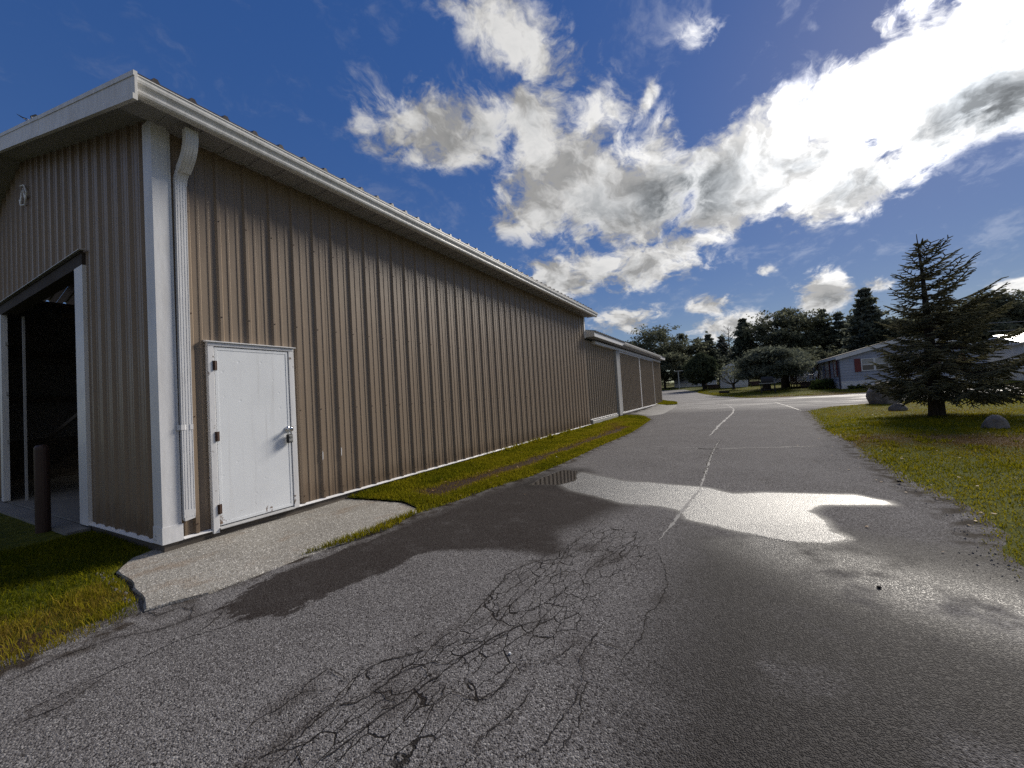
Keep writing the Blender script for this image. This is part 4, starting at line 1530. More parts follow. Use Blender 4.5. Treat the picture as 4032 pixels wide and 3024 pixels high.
mb.box(.0462, .0495, ya + .0302, yb - .0302, zb_ - .032, zb_ - .004)
mb.box(.0462, .0495, ya + .0302, yb - .0302, za + .004, za + .034)
obj('rim', mb, M['door'], door)
for hz in (1.93, 1.13, .32):
    mb = MB()
    mb.tube([(.062, D0 + .065, hz), (.062, D0 + .065, hz + .105)], .010, 8)
    mb.box(.0565, .060, D0 + .045, D0 + .064, hz, hz + .105)
    mb.box(.050, .054, D0 + .069, D0 + .092, hz, hz + .105)
    obj('hinge', mb, M['hinge'], door)
mb = MB()
ky, kz = 1.284, 1.185
mb.lathe([(.036, .0), (.037, .006), (.031, .012), (.017, .016), (.014, .040), (.020, .046), (.029, .056), (.031, .066), (.028, .078), (.018, .085), (.004, .087)], 20, 'x', (.0495, ky, kz))
obj('knob', mb, M['chrome'], door, smooth=True)
mb = MB()
mb.box(.047, .062, 1.333, 1.352, kz - .025, kz + .03)
obj('strike_guard', mb, M['hinge'], door)

# key lock box hung from the knob
lb = thing('key_lockbox', 'small grey and black combination key box hanging from the white door knob', 'lockbox', (.085, 1.284, 1.02))
mb = MB()
mb.rbox(-.024, .024, -.034, .034, -.012, .098, .008)
obj('case', mb, M['lock_black'], lb)
mb = MB()
mb.rbox(.0245, .032, -.027, .027, -.004, .088, .004)
cv = obj('cover', mb, M['lock_grey'], lb)
mb = MB()
mb.rbox(.0323, .036, -.019, .019, .050, .074, .0015)
obj('dial_window', mb, M['lock_black'], cv)
mb = MB()
mb.box(.0323, .0345, -.021, .021, .006, .012)
obj('nameplate', mb, M['lock_black'], cv)
for i in range(4):
    mb = MB()
    mb.box(.0362, .0385, -.016 + i * .0085, -.010 + i * .0085, .053, .071)
    obj('dial', mb, M['lock_grey'], cv)
mb = MB()
mb.tube([(0, -.022, .095), (0, -.022, .150), (0, -.012, .172), (0, 0, .180), (0, .012, .172), (0, .022, .150), (0, .022, .095)], .0045, 8)
obj('shackle', mb, M['chrome'], lb)

# white wire ornament high on the gable
orn = thing('wall_ornament', 'small white wire framed ornament with leaf shapes hung high on the dark gable wall', 'ornament', (-4.66, -.045, 5.15))
P3 = [(-4.785, 5.353), (-4.565, 5.30), (-4.43, 5.133), (-4.472, 5.049), (-4.544, 4.958), (-4.785, 5.016), (-4.837, 5.12)]
P3 = [((a + 4.66) * .95, (b - 5.15) * .95) for a, b in P3]
mb = MB()
mb.tube([(a, 0, b) for a, b in P3], .011, 6)
obj('frame', mb, M['white_plastic'], orn)
for pts in (((-.03, .10), (-.10, .02), (-.15, -.04), (-.12, -.12), (-.05, -.02)), ((.02, .12), (.10, .0), (.17, -.05), (.13, -.10), (.06, .0))):
    mb = MB()
    mb.prism([(a, b) for a, b in pts], 'y', -.006, .006)
    obj('leaf', MB().add([(a, -.006, b) for a, b in pts] + [(a, .006, b) for a, b in pts], [tuple(range(5))[::-1], tuple(range(5, 10))] + [(i, (i + 1) % 5, 5 + (i + 1) % 5, 5 + i) for i in range(5)]), M['white_plastic'], orn)

# weather vane on the ridge
wv = thing('weather_vane', 'black arrow weather vane with a square letter frame on the shed ridge', 'weather vane', (-4.93, .2, 6.02))
mb = MB()
mb.tube([(0, 0, 0), (0, 0, .62)], .014, 8)
obj('mast', mb, M['black_metal'], wv)
mb = MB()
mb.tube([(0, .12, .49), (0, -.09, .548)], .010, 6)
mb.tube([(0, -.09, .548), (.028, -.135, .562)], .007, 5)
mb.tube([(0, -.09, .548), (-.028, -.135, .562)], .007, 5)
mb.tube([(.028, -.135, .562), (0, -.185, .572)], .007, 5)
mb.tube([(-.028, -.135, .562), (0, -.185, .572)], .007, 5)
mb.tube([(0, -.185, .572), (0, -.245, .594)], [.010, .002], 5)
obj('arrow', mb, M['black_metal'], wv)
mb = MB()
fr4 = [(0, -.085, .64), (0, -.03, .70), (0, .03, .69), (0, -.01, .58), (0, -.07, .57)]
mb.tube(fr4 + [fr4[0]], .014, 5)
mb.tube([(0, -.02, .70), (0, -.03, .58)], .011, 5)
obj('letter_frame', mb, M['black_metal'], wv)

# bollard
bl = thing('bollard', 'dark brown steel guard post in front of the open shed doorway', 'bollard', (-2.62, -.30, .06))
mb = MB()
mb.lathe([(.068, -.2), (.068, 1.06), (.066, 1.085), (.06, 1.10)], 18)
obj('post', mb, M['bollard'], bl)
mb = MB()
mb.lathe([(.06, 1.1005), (.045, 1.112), (.02, 1.118), (.004, 1.12)], 18)
obj('cap', mb, M['bollard'], bl)

# ================================================================== lower annex with sliding doors
annex = thing('sliding_door_shed', 'lower tan steel shed with white framed sliding doors, joined behind the large shed', 'shed', (0, 13.7, .2))
AY = 13.7


def al(mb):
    mb.v = [(x, y_ - AY, z - .2) for (x, y_, z) in mb.v]
    return mb


RIB9 = RIBS
p9 = rib_profile(0, PW - .002, RIB9, .045, .030, .014, ())
ATOP = 3.56
seg_ = [(AY + .0 + PW * i, min(AY + PW * (i + 1), 18.02), .345) for i in range(5)] + [(28.1 + PW * i, min(28.1 + PW * (i + 1), 31.70), .33) for i in range(4)]
for (a, b, zb) in seg_:
    if b - a < .05:
        continue
    pr = rib_profile(0, b - a - .002, RIB9, .045, .030, .014, ())
    obj('wall_panel', al(panel(pr, lambda s, dp, z: (dp - .02, s + a, z), zb, ATOP)), M['annex_tan'], annex)
mb = MB()
mb.prism([(-.02, .322), (.035, .322), (.035, .335), (.0, .352), (-.02, .352)], 'y', AY + .03, 17.99)
obj('base_trim', al(mb), M['white_trim'], annex)
mb = MB()
mb.rbox(-.03, .05, AY + .2, 17.98, .10, .285, .006)
obj('base_board', al(mb), M['grey_steel'], annex)
mb = MB()
mb.rbox(-.03, .045, 28.1, 31.72, .1, .325, .006)
obj('base_board', al(mb), M['gutter'], annex)
mb = MB()
mb.rbox(-.06, .11, 18.03, 18.56, .20, 3.44, .006)
obj('corner_post', al(mb), M['grey_steel'], annex)
mb = MB()
mb.rbox(-.05, .035, 31.68, 31.76, .2, 3.56, .006)
obj('corner_trim', al(mb), M['annex_tan'], annex)
for (a, b) in ((18.58, 23.46), (23.50, 28.08)):
    dr = thing('sliding_door', None, None, (0, 0, 0))
    dr.parent = annex
    n9 = int(math.ceil((b - a) / PW))
    zb0 = .29
    for i in range(n9):
        s1 = min(a + PW * (i + 1), b - .06)
        pr = rib_profile(0, s1 - (a + PW * i) - .002, RIB9, .045, .030, .014, ())
        obj('door_panel', al(panel(pr, lambda s, dp, z: (dp + .07, s + a + PW * i, z), zb0, 3.42)), M['annex_tan'], dr)
    mb = MB()
    mb.rbox(.055, .118, a, a + .06, zb0 - .03, 3.44, .004)
    mb.rbox(.055, .118, b - .055, b - .001, zb0 - .03, 3.44, .004)
    mb.rbox(.055, .119, a + .061, b - .056, zb0 - .032, zb0 + .04, .004)
    mb.rbox(.055, .119, a + .061, b - .056, 3.38, 3.442, .004)
    obj('door_frame', al(mb), M['white_trim'], dr)
mb = MB()
mb.prism([(-.01, 3.46), (.15, 3.46), (.15, 3.575), (.12, 3.60), (-.01, 3.60)], 'y', 14.6, 31.4)
obj('track_cover', al(mb), M['white_trim'], annex)
mb = MB()
mb.box(-9.86, -.03, AY + .02, 31.7, -.2, 3.55)
obj('core_walls', al(mb), M['annex_tan'], annex)
# eave box, gutter and roof
mb = MB()
mb.box(-.02, .385, AY + .02, 32.1, 3.665, 3.69)
obj('soffit', al(mb), M['soffit'], annex)
mb = MB()
mb.box(.37, .40, AY + .02, 18.4, 3.66, 3.86)
mb.box(.37, .40, 29.8, 32.12, 3.66, 3.84)
obj('fascia', al(mb), M['white_trim'], annex)
mb = MB()
mb.prism([(.37, 3.70), (.42, 3.70), (.47, 3.73), (.50, 3.80), (.50, 3.83), (.49, 3.83), (.46, 3.76), (.37, 3.73)], 'y', 18.4, 29.8)
obj('gutter', al(mb), M['gutter'], annex)
mb = MB()
mb.box(.372, .398, 18.402, 29.798, 3.70, 3.86)
obj('gutter_board', al(mb), M['gutter'], annex)
mb = MB()
mb.add([(-.03, AY + .018, 3.66), (.402, AY + .018, 3.66), (.402, AY + .018, 3.87), (-.03, AY + .018, 3.98), (-.03, AY + .002, 3.66), (.402, AY + .002, 3.66), (.402, AY + .002, 3.87), (-.03, AY + .002, 3.98)],
       [(0, 1, 2, 3), (7, 6, 5, 4), (0, 4, 5, 1), (1, 5, 6, 2), (2, 6, 7, 3), (3, 7, 4, 0)])
obj('eave_return', al(mb), M['gutter'], annex)
mb = MB()
pr = rib_profile(0, PW - .002, RIB9, .030, .028, .012, ())
vs = []
for (s, dp) in pr:
    vs += [(.44, s, 3.875 + dp), (-4.93, s, 3.875 + .2 * 5.37 + dp), (.44, s, 3.85), ]
k_ = len(pr)
mb.add(vs, [(3 * i, 3 * i + 1, 3 * i + 4, 3 * i + 3) for i in range(k_ - 1)] + [(3 * i, 3 * i + 3, 3 * i + 5, 3 * i + 2) for i in range(k_ - 1)])
mb.v = [(x, y_, z - .2) for (x, y_, z) in mb.v]
rpm = mb.mesh('roof_panel', M['roof_brown'])
for i in range(20):
    o = link('roof_panel', rpm, annex)
    o.location = (0, .02 + PW * i, .001 * (i % 2))
mb = MB()
mb.add([(-4.93, AY, 4.94), (-10.3, AY, 3.87), (-10.3, 32.1, 3.87), (-4.93, 32.1, 4.94)], [(0, 3, 2, 1)])
obj('rear_roof', al(mb), M['roof_brown'], annex)

# ================================================================== grass blades
def blades(name, poly, n, zf, tone_fun, hgt=(.03, .08), wid=(.004, .008), keep=None, limit=None, dens=None):
    xs = [p[0] for p in poly]
    ys = [p[1] for p in poly]
    b = [min(xs), max(xs), min(ys), max(ys)]
    if limit:
        b = [max(b[0], limit[0]), min(b[1], limit[1]), max(b[2], limit[2]), min(b[3], limit[3])]
    X = rng.uniform(b[0], b[1], n)
    Y = rng.uniform(b[2], b[3], n)
    k = inside(X, Y, poly)
    if dens is not None:
        k &= rng.random(n) < dens(X, Y)
    X, Y = X[k], Y[k]
    n = len(X)
    Z = zf(X, Y) - 0.004
    tone, hs_ = tone_fun(X, Y)
    dist = np.hypot(X - CAM[0], Y - CAM[1])
    H = .68 * rng.uniform(*hgt, n) * hs_ * (0.7 + 0.6 * fbm(X, Y, 4, 2))
    Wd = rng.uniform(*wid, n) * np.clip(dist / 5.0, 1, 2.6)
    a = rng.uniform(0, 2 * PI, n)
    la = rng.uniform(0, 2 * PI, n)
    ln = rng.uniform(.2, .9, n) * H
    ca, sa = np.cos(a) * Wd / 2, np.sin(a) * Wd / 2
    B0 = np.column_stack([X - ca, Y - sa, Z])
    B1 = np.column_stack([X + ca, Y + sa, Z])
    mx_, my_ = X + np.cos(la) * ln * .35, Y + np.sin(la) * ln * .35
    Mi0 = np.column_stack([mx_ - ca * .8, my_ - sa * .8, Z + H * .6])
    Mi1 = np.column_stack([mx_ + ca * .8, my_ + sa * .8, Z + H * .6])
    T = np.column_stack([X + np.cos(la) * ln, Y + np.sin(la) * ln, Z + H * rng.uniform(.75, 1, n)])
    V = np.stack([B0, B1, Mi1, Mi0, T], 1).reshape(-1, 3)
    i = np.arange(n) * 5
    F = np.column_stack([i, i + 1, i + 2, i, i + 2, i + 3, i + 3, i + 2, i + 4])
    tone = np.repeat(np.clip(tone + rng.normal(0, .10, n), 0, 1), 5)
    vary = np.repeat(rng.random(n), 5)
    me = np_mesh(name, V, F, 3, M['blade'], {'tone': tone, 'vary': vary})
    return tag(link(name, me), kind='stuff')


def tone_right(x, y):
    at_ = lawn_attrs(x, y)
    g_ = at_['green']
    t = np.clip(.30 + .45 * (fbm(x, y, .8, 3) - .5) + (1 - g_) * .75, 0, 1)
    return t, np.clip(1.0 - (1 - g_) * .45, .4, 1.2)


zr_ = edge_lift(lawn_poly, 0.03, 0.25)


def zlawn(x, y):
    dd = np.minimum(seg_dist(x, y, LAWN_EDGE), seg_dist(x, y, LAWN_TOP))
    return terrain(y) - 0.015 + 0.045 * (1 - np.exp(-dd / .25)) + 0.02 * (fbm(x, y, 1.3) - .5) * np.clip(dd, 0, 1)


def near_dens(x, y):
    dd = np.hypot(x - CAM[0], y - CAM[1])
    e = seg_dist(x, y, LAWN_EDGE)
    return np.clip(7.0 / dd, .1, 1) * np.clip(.25 + e / .2, 0, 1)


blades('grass', lawn_poly, 420000, zlawn, tone_right, (.025, .065), (.004, .008), limit=(6.5, 18, 1.2, 25), dens=near_dens)


def tone_strip(x, y):
    at_ = strip_attrs(x, y)
    e = seg_dist(x, y, STRIP_EDGE)
    t = .26 + .5 * (fbm(x, y, 1.5, 3) - .5) + (1 - at_['green']) * .6 + at_['bare'] * .6 + .12 * np.exp(-e / .15)
    return np.clip(t, 0, 1), 1 - .45 * at_['bare'] + .5 * np.exp(-x / .08)


def strip_dens(x, y):
    return np.clip(1 - strip_attrs(x, y)['bare'] * .93, .04, 1) * np.clip(9.0 / np.hypot(x - CAM[0], y - CAM[1]), .25, 1)


fringe_poly = strip_poly[:5] + [(1.40, 1.75), (1.39, 1.0), (1.36, .55), (1.52, .95), (1.62, 1.5)] + STRIP_EDGE[2:] + [(0.03, 19.3)]
blades('grass', fringe_poly, 190000, lambda x, y: np.where(y < 2.1, .015, strip_z(x, y)), tone_strip, (.04, .115), (.005, .009), dens=strip_dens)


def tone_left(x, y):
    at_ = left_attrs(x, y)
    t = .14 + .4 * (fbm(x, y, 2, 3) - .5) + .9 * np.exp(-((x - .78) / .25) ** 2) * .7
    return np.clip(t, 0, 1), 1.1 - .3 * at_['bare']


def left_dens(x, y):
    return np.clip(1 - left_attrs(x, y)['bare'] * .97, .02, 1) * np.clip((x + 9) / 9, .2, 1)


lp = [(1.36, -4), (1.36, -3.0), (1.34, -1.26), (1.30, -0.78), (1.2, -0.60), (0.92, -0.52), (0.52, -0.47), (0.14, -0.45), (-0.16, -0.25), (-0.3, -.03), (-1.9, -.03), (-1.9, -.76), (-7, -.76), (-7, -4)]
blades('grass', lp, 150000, left_z, tone_left, (.03, .085), (.004, .007), dens=left_dens)
# long dry stalks at the asphalt corner and tall weeds against the wall
blades('dry_grass', [(.35, -.55), (1.28, -.72), (1.3, -1.6), (.45, -1.6)], 5200, left_z, lambda x, y: (np.clip(.72 + .3 * (fbm(x, y, 5, 2) - .5), 0, 1), np.ones(x.shape)), (.06, .16), (.003, .006), dens=lambda x, y: fbm(x, y, 4, 3) * 1.2 - .2)
blades('weeds', [(.06, 5.5), (.20, 5.5), (.20, 13), (.06, 13)], 2600, strip_z, lambda x, y: (np.full(x.shape, .42), np.ones(x.shape)), (.08, .24), (.008, .016), dens=lambda x, y: np.clip(fbm(x, y, 1.6, 3) * 2.4 - .9, 0, 1))
fp = [(0.05, 28.4), (1.0, 27.8), (1.5, 28.6), (1.3, 30.2), (.95, 31.4), (.3, 32.4), (-.3, 34), (.05, 31.8)]
blades('grass', fp, 9000, lambda x, y: terrain(y) + .04, lambda x, y: (np.full(x.shape, .3), np.ones(x.shape)), (.05, .11), (.010, .016))
fz = lambda x, y: terrain(y) + .03
blades('grass', [(1.6, 44.5), (3.1, 38.2), (5.3, 33), (6.4, 31.5), (12.3, 32.0), (24, 34.5), (24, 52), (1.2, 54)], 60000, fz, lambda x, y: (np.clip(.30 + .7 * (fbm(x, y, .3, 3) - .5), 0, 1), np.ones(x.shape)), (.04, .09), (.012, .020))


# ================================================================== leaves, trunks, trees
def quads(C_, size, elong=1.6, flat=0.0, droop=None):
    """leaf-sized rhombs round the given centres"""
    n = len(C_)
    u = rng.normal(size=(n, 3))
    if flat:
        u[:, 2] *= (1 - flat)
    u /= np.linalg.norm(u, axis=1, keepdims=True) + 1e-9
    t = rng.normal(size=(n, 3))
    if flat:
        t[:, 2] *= (1 - flat)
    v_ = np.cross(u, t)
    if flat:
        v_ = np.cross(np.array([0, 0, 1.0]) + rng.normal(scale=.45, size=(n, 3)), u)
    v_ /= np.linalg.norm(v_, axis=1, keepdims=True) + 1e-9
    s = (size * rng.uniform(.6, 1.3, n))[:, None]
    a = u * s * elong * .5
    b = v_ * s * .5
    V = np.stack([C_ - a, C_ + b, C_ + a, C_ - b], 1).reshape(-1, 3)
    F = np.arange(4 * n).reshape(n, 4)
    vary = np.repeat(rng.random(n), 4)
    return V, F, vary


def leaf_obj(name, C_, size, mat, parent, elong=1.6, flat=0.0, kind=None, clump=None):
    V, F, vary = quads(C_, size, elong, flat)
    if clump is not None:
        vary = np.clip(vary * .5 + np.repeat(clump, 4) * .5, 0, 1)
    o = link(name, np_mesh(name, V, F, 4, mat, {'vary': vary}), parent)
    return o


def bez(a, b, sag, n=5):
    a, b = Vector(a), Vector(b)
    return [a.lerp(b, i / (n - 1)) + Vector((0, 0, -sag * 4 * (i / (n - 1)) * (1 - i / (n - 1)))) for i in range(n)]


def broadleaf(label, x, y, H, W, cat='tree', group=None, clumps=70, per=95, leaf=.26, mat='leaf', trunk_h=.25, lift=.18, name='broadleaf_tree', loose=1.0):
    z0 = float(terrain(min(y, 75)))
    t = thing(name, label, cat, (x, y, z0 - .05), 0, group)
    r0 = .018 * H + .06
    mb = MB()
    top = Vector((rng.uniform(-.4, .4), rng.uniform(-.4, .4), H * .72))
    mb.tube([(0, 0, 0), (0, 0, .15 * H), tuple(top * .55), tuple(top)], [r0 * 1.25, r0, r0 * .7, r0 * .25], 8)
    Cs = []
    cl = []
    for i in range(clumps):
        a = rng.uniform(0, 2 * PI)
        ph = rng.uniform(-.75, 1.0)
        rr = rng.uniform(.45, 1.0) ** .6
        h = H * (.56 + .40 * ph * rr)
        prof_ = math.sqrt(max(0.02, 1 - (ph) ** 2 * .92))
        lob = 1 + .22 * math.sin(3 * a + x) + .12 * math.sin(5 * a + y)
        c = Vector((math.cos(a) * W / 2 * prof_ * rr * lob, math.sin(a) * W / 2 * prof_ * rr * lob, max(h, H * lift)))
        if i % 3 == 0:
            f = rng.uniform(.25, .7)
            mb.tube(bez(tuple(top * f), tuple(c), .12 * H * rng.uniform(.1, .6), 4), [r0 * .38, r0 * .26, r0 * .15, r0 * .06], 5, cap=False)
        rc = W * rng.uniform(.055, .105) * loose
        sub = rng.normal(size=(5, 3)) * np.array([rc, rc, rc * .55])
        for s_ in sub:
            k_ = per // 5
            Cs.append(np.array(c)[None] + s_[None] + rng.normal(size=(k_, 3)) * np.array([rc, rc, rc * .5]) * .55)
            cl.append(np.full(k_, rng.random()))
    obj('trunk', mb, M['bark'], t, smooth=True)
    leaf_obj('crown', np.concatenate(Cs), leaf, M[mat], t, 1.5, .25, clump=np.concatenate(cl))
    return t


def pine(label, x, y, H, W, group=None, layers=13, leaf=.34, mat='pine', name='pine_tree', start=.22, taper=.75, per=26, dead=True, up=.12):
    z0 = float(terrain(min(y, 75)))
    t = thing(name, label, 'tree', (x, y, z0 - .05), 0, group)
    r0 = .014 * H + .06
    mb = MB()
    mb.tube([(0, 0, 0), (.05, 0, H * .3), (-.04, .05, H * .65), (0, 0, H * .985)], [r0 * 1.2, r0, r0 * .6, r0 * .1], 8)
    Cs = []
    cl = []
    for i in range(layers):
        f = i / (layers - 1)
        z = H * (start + (1 - start) * f * .97)
        R_ = W / 2 * ((1 - f) ** taper * .95 + .08) * rng.uniform(.75, 1.2)
        nb = 6 if f < .8 else 4
        a0 = rng.uniform(0, 6)
        for b in range(nb):
            a = a0 + 2 * PI * b / nb + rng.uniform(-.3, .3)
            L = R_ * rng.uniform(.55, 1.15)
            end = (math.cos(a) * L, math.sin(a) * L, z + L * up + rng.uniform(-.15, .2))
            mb.tube(bez((0, 0, z - .1), end, -.06 * L, 4), [r0 * .22, r0 * .16, r0 * .1, r0 * .04], 4, cap=False)
            npad = max(2, int(L / .38))
            for j in range(npad):
                g_ = .32 + .68 * (j + .5) / npad
                p = np.array([end[0] * g_, end[1] * g_, z - .1 + (end[2] - z + .1) * g_ + .06 * L * g_])
                sp_ = .16 + .13 * L * (1.1 - abs(g_ - .7))
                Cs.append(p[None] + rng.normal(size=(per, 3)) * np.array([sp_, sp_, sp_ * .30]) + np.array([0, 0, .05]))
                cl.append(np.full(per, rng.random()))
    Cs.append(rng.normal(size=(20, 3)) * np.array([.12, .12, .35]) + np.array([0, 0, H * .96]))
    cl.append(np.full(20, .5))
    obj('trunk', mb, M['bark'], t, smooth=True)
    leaf_obj('crown', np.concatenate(Cs), leaf, M[mat], t, 1.9, .35, clump=np.concatenate(cl))
    return t


GT = 'trees at the back of the park'
broadleaf('tall broad leafy tree just right of the sliding door shed, wide airy top', -7.1, 71.1, 10.9, 10.0, group=GT, clumps=120, per=100)
broadleaf('narrow leafy tree leaning on the right side of the tall broad one, thin top', -1.7, 73.9, 9.7, 5.6, group=GT, clumps=60)
broadleaf('leafy tree showing only its ragged top above the annex roof, leftmost of the back row', -13.5, 78.0, 10.0, 6.5, group=GT, clumps=70)
broadleaf('low bushy tree under the tall broad one, hanging over the far road bend', -4.3, 63.6, 5.6, 6.2, group=GT, clumps=80, lift=.06)
broadleaf('low bushy tree at the dark wood edge, just past the annex corner', -8.6, 64.5, 5.2, 7.0, group=GT, clumps=90, lift=.04)
pine('shorter dark pine, first from the left of the pines behind the white trailer', 1.5, 78.1, 8.9, 4.8, GT)
pine('slim dark pine between the shorter pine and the bare dead tree', 3.6, 81.2, 8.6, 4.0, GT)
pine('pointed pine with clear tiers just right of the bare dead tree', 7.0, 74.1, 10.4, 4.6, GT, layers=15)
broadleaf('big dark leafy tree mid back row, left half of the widest crown', 10.9, 72.9, 11.2, 8.2, group=GT, clumps=110, per=100)
broadleaf('big dark leafy tree mid back row, right half of the widest crown', 14.6, 76.6, 11.6, 8.2, group=GT, clumps=110, per=100)
broadleaf('low round leafy tree standing behind the dark spreading yard tree', 10.7, 59.9, 4.2, 5.2, group=GT, clumps=50, lift=.08)
broadleaf('low leafy tree behind the left end of the blue grey house roof', 13.8, 63.6, 4.3, 5.6, group=GT, clumps=50, lift=.08)
pine('feathery pine with gaps, left one of three over the blue grey house', 17.9, 77.1, 10.7, 4.4, GT, start=.12)
pine('feathery pine with gaps, middle one of three over the blue grey house', 19.4, 74.8, 9.6, 3.8, GT, start=.12)
pine('feathery pine with gaps, right one of three over the blue grey house', 21.5, 78.5, 9.3, 3.4, GT, start=.12)
pine('tallest dense pine rising just left of the big near spruce', 19.8, 62.5, 10.9, 4.4, GT, layers=17, per=34, taper=.6, start=.15)
broadleaf('rounded leafy tree mostly hidden behind the near spruce trunk', 22.5, 59.8, 7.2, 6.0, group=GT, clumps=70, lift=.08)
broadleaf('rounded leafy tree seen through the right boughs of the near spruce', 26.1, 60.7, 7.4, 5.6, group=GT, clumps=70, lift=.08)
broadleaf('broad domed leafy tree right of the near spruce above the white roof', 26.9, 54.1, 7.5, 6.6, group=GT, clumps=110, per=110, lift=.06)
broadleaf('leafy tree at the right edge of the photo behind the white roof', 30.6, 55.0, 7.0, 6.4, group=GT, clumps=90, per=110, lift=.06)

dt = thing('dead_tree', 'bare dead tree with thin pale branches standing above the pines', 'tree', (4.7, 77.2, 1.6), 0, GT)
mb = MB()
mb.tube([(0, 0, 0), (.1, 0, 4), (.0, .1, 7.2), (.1, 0, 10.2)], [.2, .15, .09, .02], 7)
obj('trunk', mb, M['dead_wood'], dt)
mb = MB()
for i in range(34):
    z = rng.uniform(4.6, 9.6)
    a = rng.uniform(0, 2 * PI)
    L = rng.uniform(.6, 1.5) * (10.6 - z) / 4.5 + .3
    e = (math.cos(a) * L, math.sin(a) * L, z + L * 1.0)
    mb.tube(bez((0.03, 0.03, z), e, .12, 4), [.045, .03, .022, .010], 4, cap=False)
    for s_ in (.45, .75):
        b0 = (e[0] * s_, e[1] * s_, z + (e[2] - z) * s_ - .1)
        a2 = a + rng.uniform(-.9, .9)
        mb.tube([b0, (b0[0] + math.cos(a2) * L * .4, b0[1] + math.sin(a2) * L * .4, b0[2] + L * .4)], [.02, .008], 4, cap=False)
obj('branch', mb, M['dead_wood'], dt)

# the wood that closes the view: one mass
Cs = []
cl = []
for i in range(620):
    x = rng.uniform(-75, 85)
    y = rng.uniform(86, 104) - .18 * abs(x - 5)
    h = rng.uniform(.3, 1) ** .7 * (6.2 + 2.0 * fbm(np.array([x]), np.array([0.0]), .12, 3)[0])
    r_ = rng.uniform(.7, 1.5)
    if i % 3 == 0:
        h = rng.uniform(.1, 2.2)
    Cs.append(np.array([x, y, h + 1.4])[None] + rng.normal(size=(48, 3)) * np.array([r_, r_, r_ * .8]))
    cl.append(np.full(48, rng.random()))
wood = leaf_obj('distant_wood', np.concatenate(Cs), .55, M['leaf'], None, 1.4, .1, clump=np.concatenate(cl))
tag(wood, kind='stuff')

# dark spreading yard tree left of the blue grey house
yt = thing('spreading_evergreen', 'dark wide spreading evergreen with layered crown and thick trunk left of the blue grey house', 'tree', (7.75, 41.3, .58))
mb = MB()
mb.tube([(-.15, 0, -.1), (-.1, 0, .55), (.05, 0, 1.3), (.2, 0, 2.4), (.15, 0, 3.4)], [.42, .33, .28, .18, .06], 9)
Cs, cl = [], []
for i in range(64):
    a = rng.uniform(0, 2 * PI)
    f = rng.random()
    z = 1.55 + 2.35 * f
    R_ = 2.3 * math.sqrt(max(.06, 1 - (max(f - .25, 0) / .78) ** 2)) * rng.uniform(.35, 1.0) ** .7
    c = np.array([math.cos(a) * R_ + .3, math.sin(a) * R_, z - .12 * R_])
    if i % 2 == 0:
        mb.tube(bez((.05, 0, 1.1 + f * 1.6), tuple(c), .1, 4), [.09, .07, .05, .02], 5, cap=False)
    Cs.append(c[None] + rng.normal(size=(240, 3)) * np.array([.50, .50, .13]))
    cl.append(np.full(240, rng.random()))
obj('trunk', mb, M['bark'], yt, smooth=True)
leaf_obj('crown', np.concatenate(Cs), .13, M['yew'], yt, 2.4, .3, clump=np.concatenate(cl))
yt2 = thing('thick_trunked_evergreen', 'second evergreen with a thick pale trunk behind the right side of the spreading one', 'tree', (9.5, 46.0, .7))
mb = MB()
mb.tube([(0, 0, -.1), (0, 0, .8), (.1, 0, 2.2)], [.42, .34, .2], 9)
Cs, cl = [], []
for i in range(34):
    a = rng.uniform(0, 2 * PI)
    f = rng.random()
    R_ = 2.1 * math.sqrt(max(.06, 1 - (f - .2) ** 2 * 1.4)) * rng.uniform(.3, 1.0)
    Cs.append(np.array([math.cos(a) * R_ + .3, math.sin(a) * R_, 1.5 + 1.9 * f])[None] + rng.normal(size=(170, 3)) * np.array([.48, .48, .16]))
    cl.append(np.full(170, rng.random()))
obj('trunk', mb, M['bark'], yt2, smooth=True)
leaf_obj('crown', np.concatenate(Cs), .14, M['yew'], yt2, 2.2, .3, clump=np.concatenate(cl))

# round juniper on a leaning trunk
ju = thing('round_evergreen', 'dense round dark evergreen on a short leaning trunk beside the far road bend', 'tree', (1.95, 52.2, .9))
mb = MB()
mb.tube([(0, 0, -.1), (-.12, 0, .5), (-.3, 0, 1.1), (-.35, 0, 2.4)], [.26, .21, .18, .08], 8)
obj('trunk', mb, M['bark'], ju, smooth=True)
Cs, cl = [], []
for i in range(230):
    u = rng.normal(size=3)
    u /= np.linalg.norm(u)
    s_ = rng.uniform(.55, 1.0) ** .5
    zz = 2.55 + u[2] * 1.75 * s_
    wd = 2.0 * (1.0 if u[2] < 0.1 else 1 - .28 * u[2])
    c = np.array([u[0] * wd * s_ - .28, u[1] * wd * s_, max(zz, 1.0)])
    Cs.append(c[None] + rng.normal(size=(60, 3)) * .16)
    cl.append(np.full(60, rng.random()))
leaf_obj('crown', np.concatenate(Cs), .14, M['juniper'], ju, 2.0, 0, clump=np.concatenate(cl))

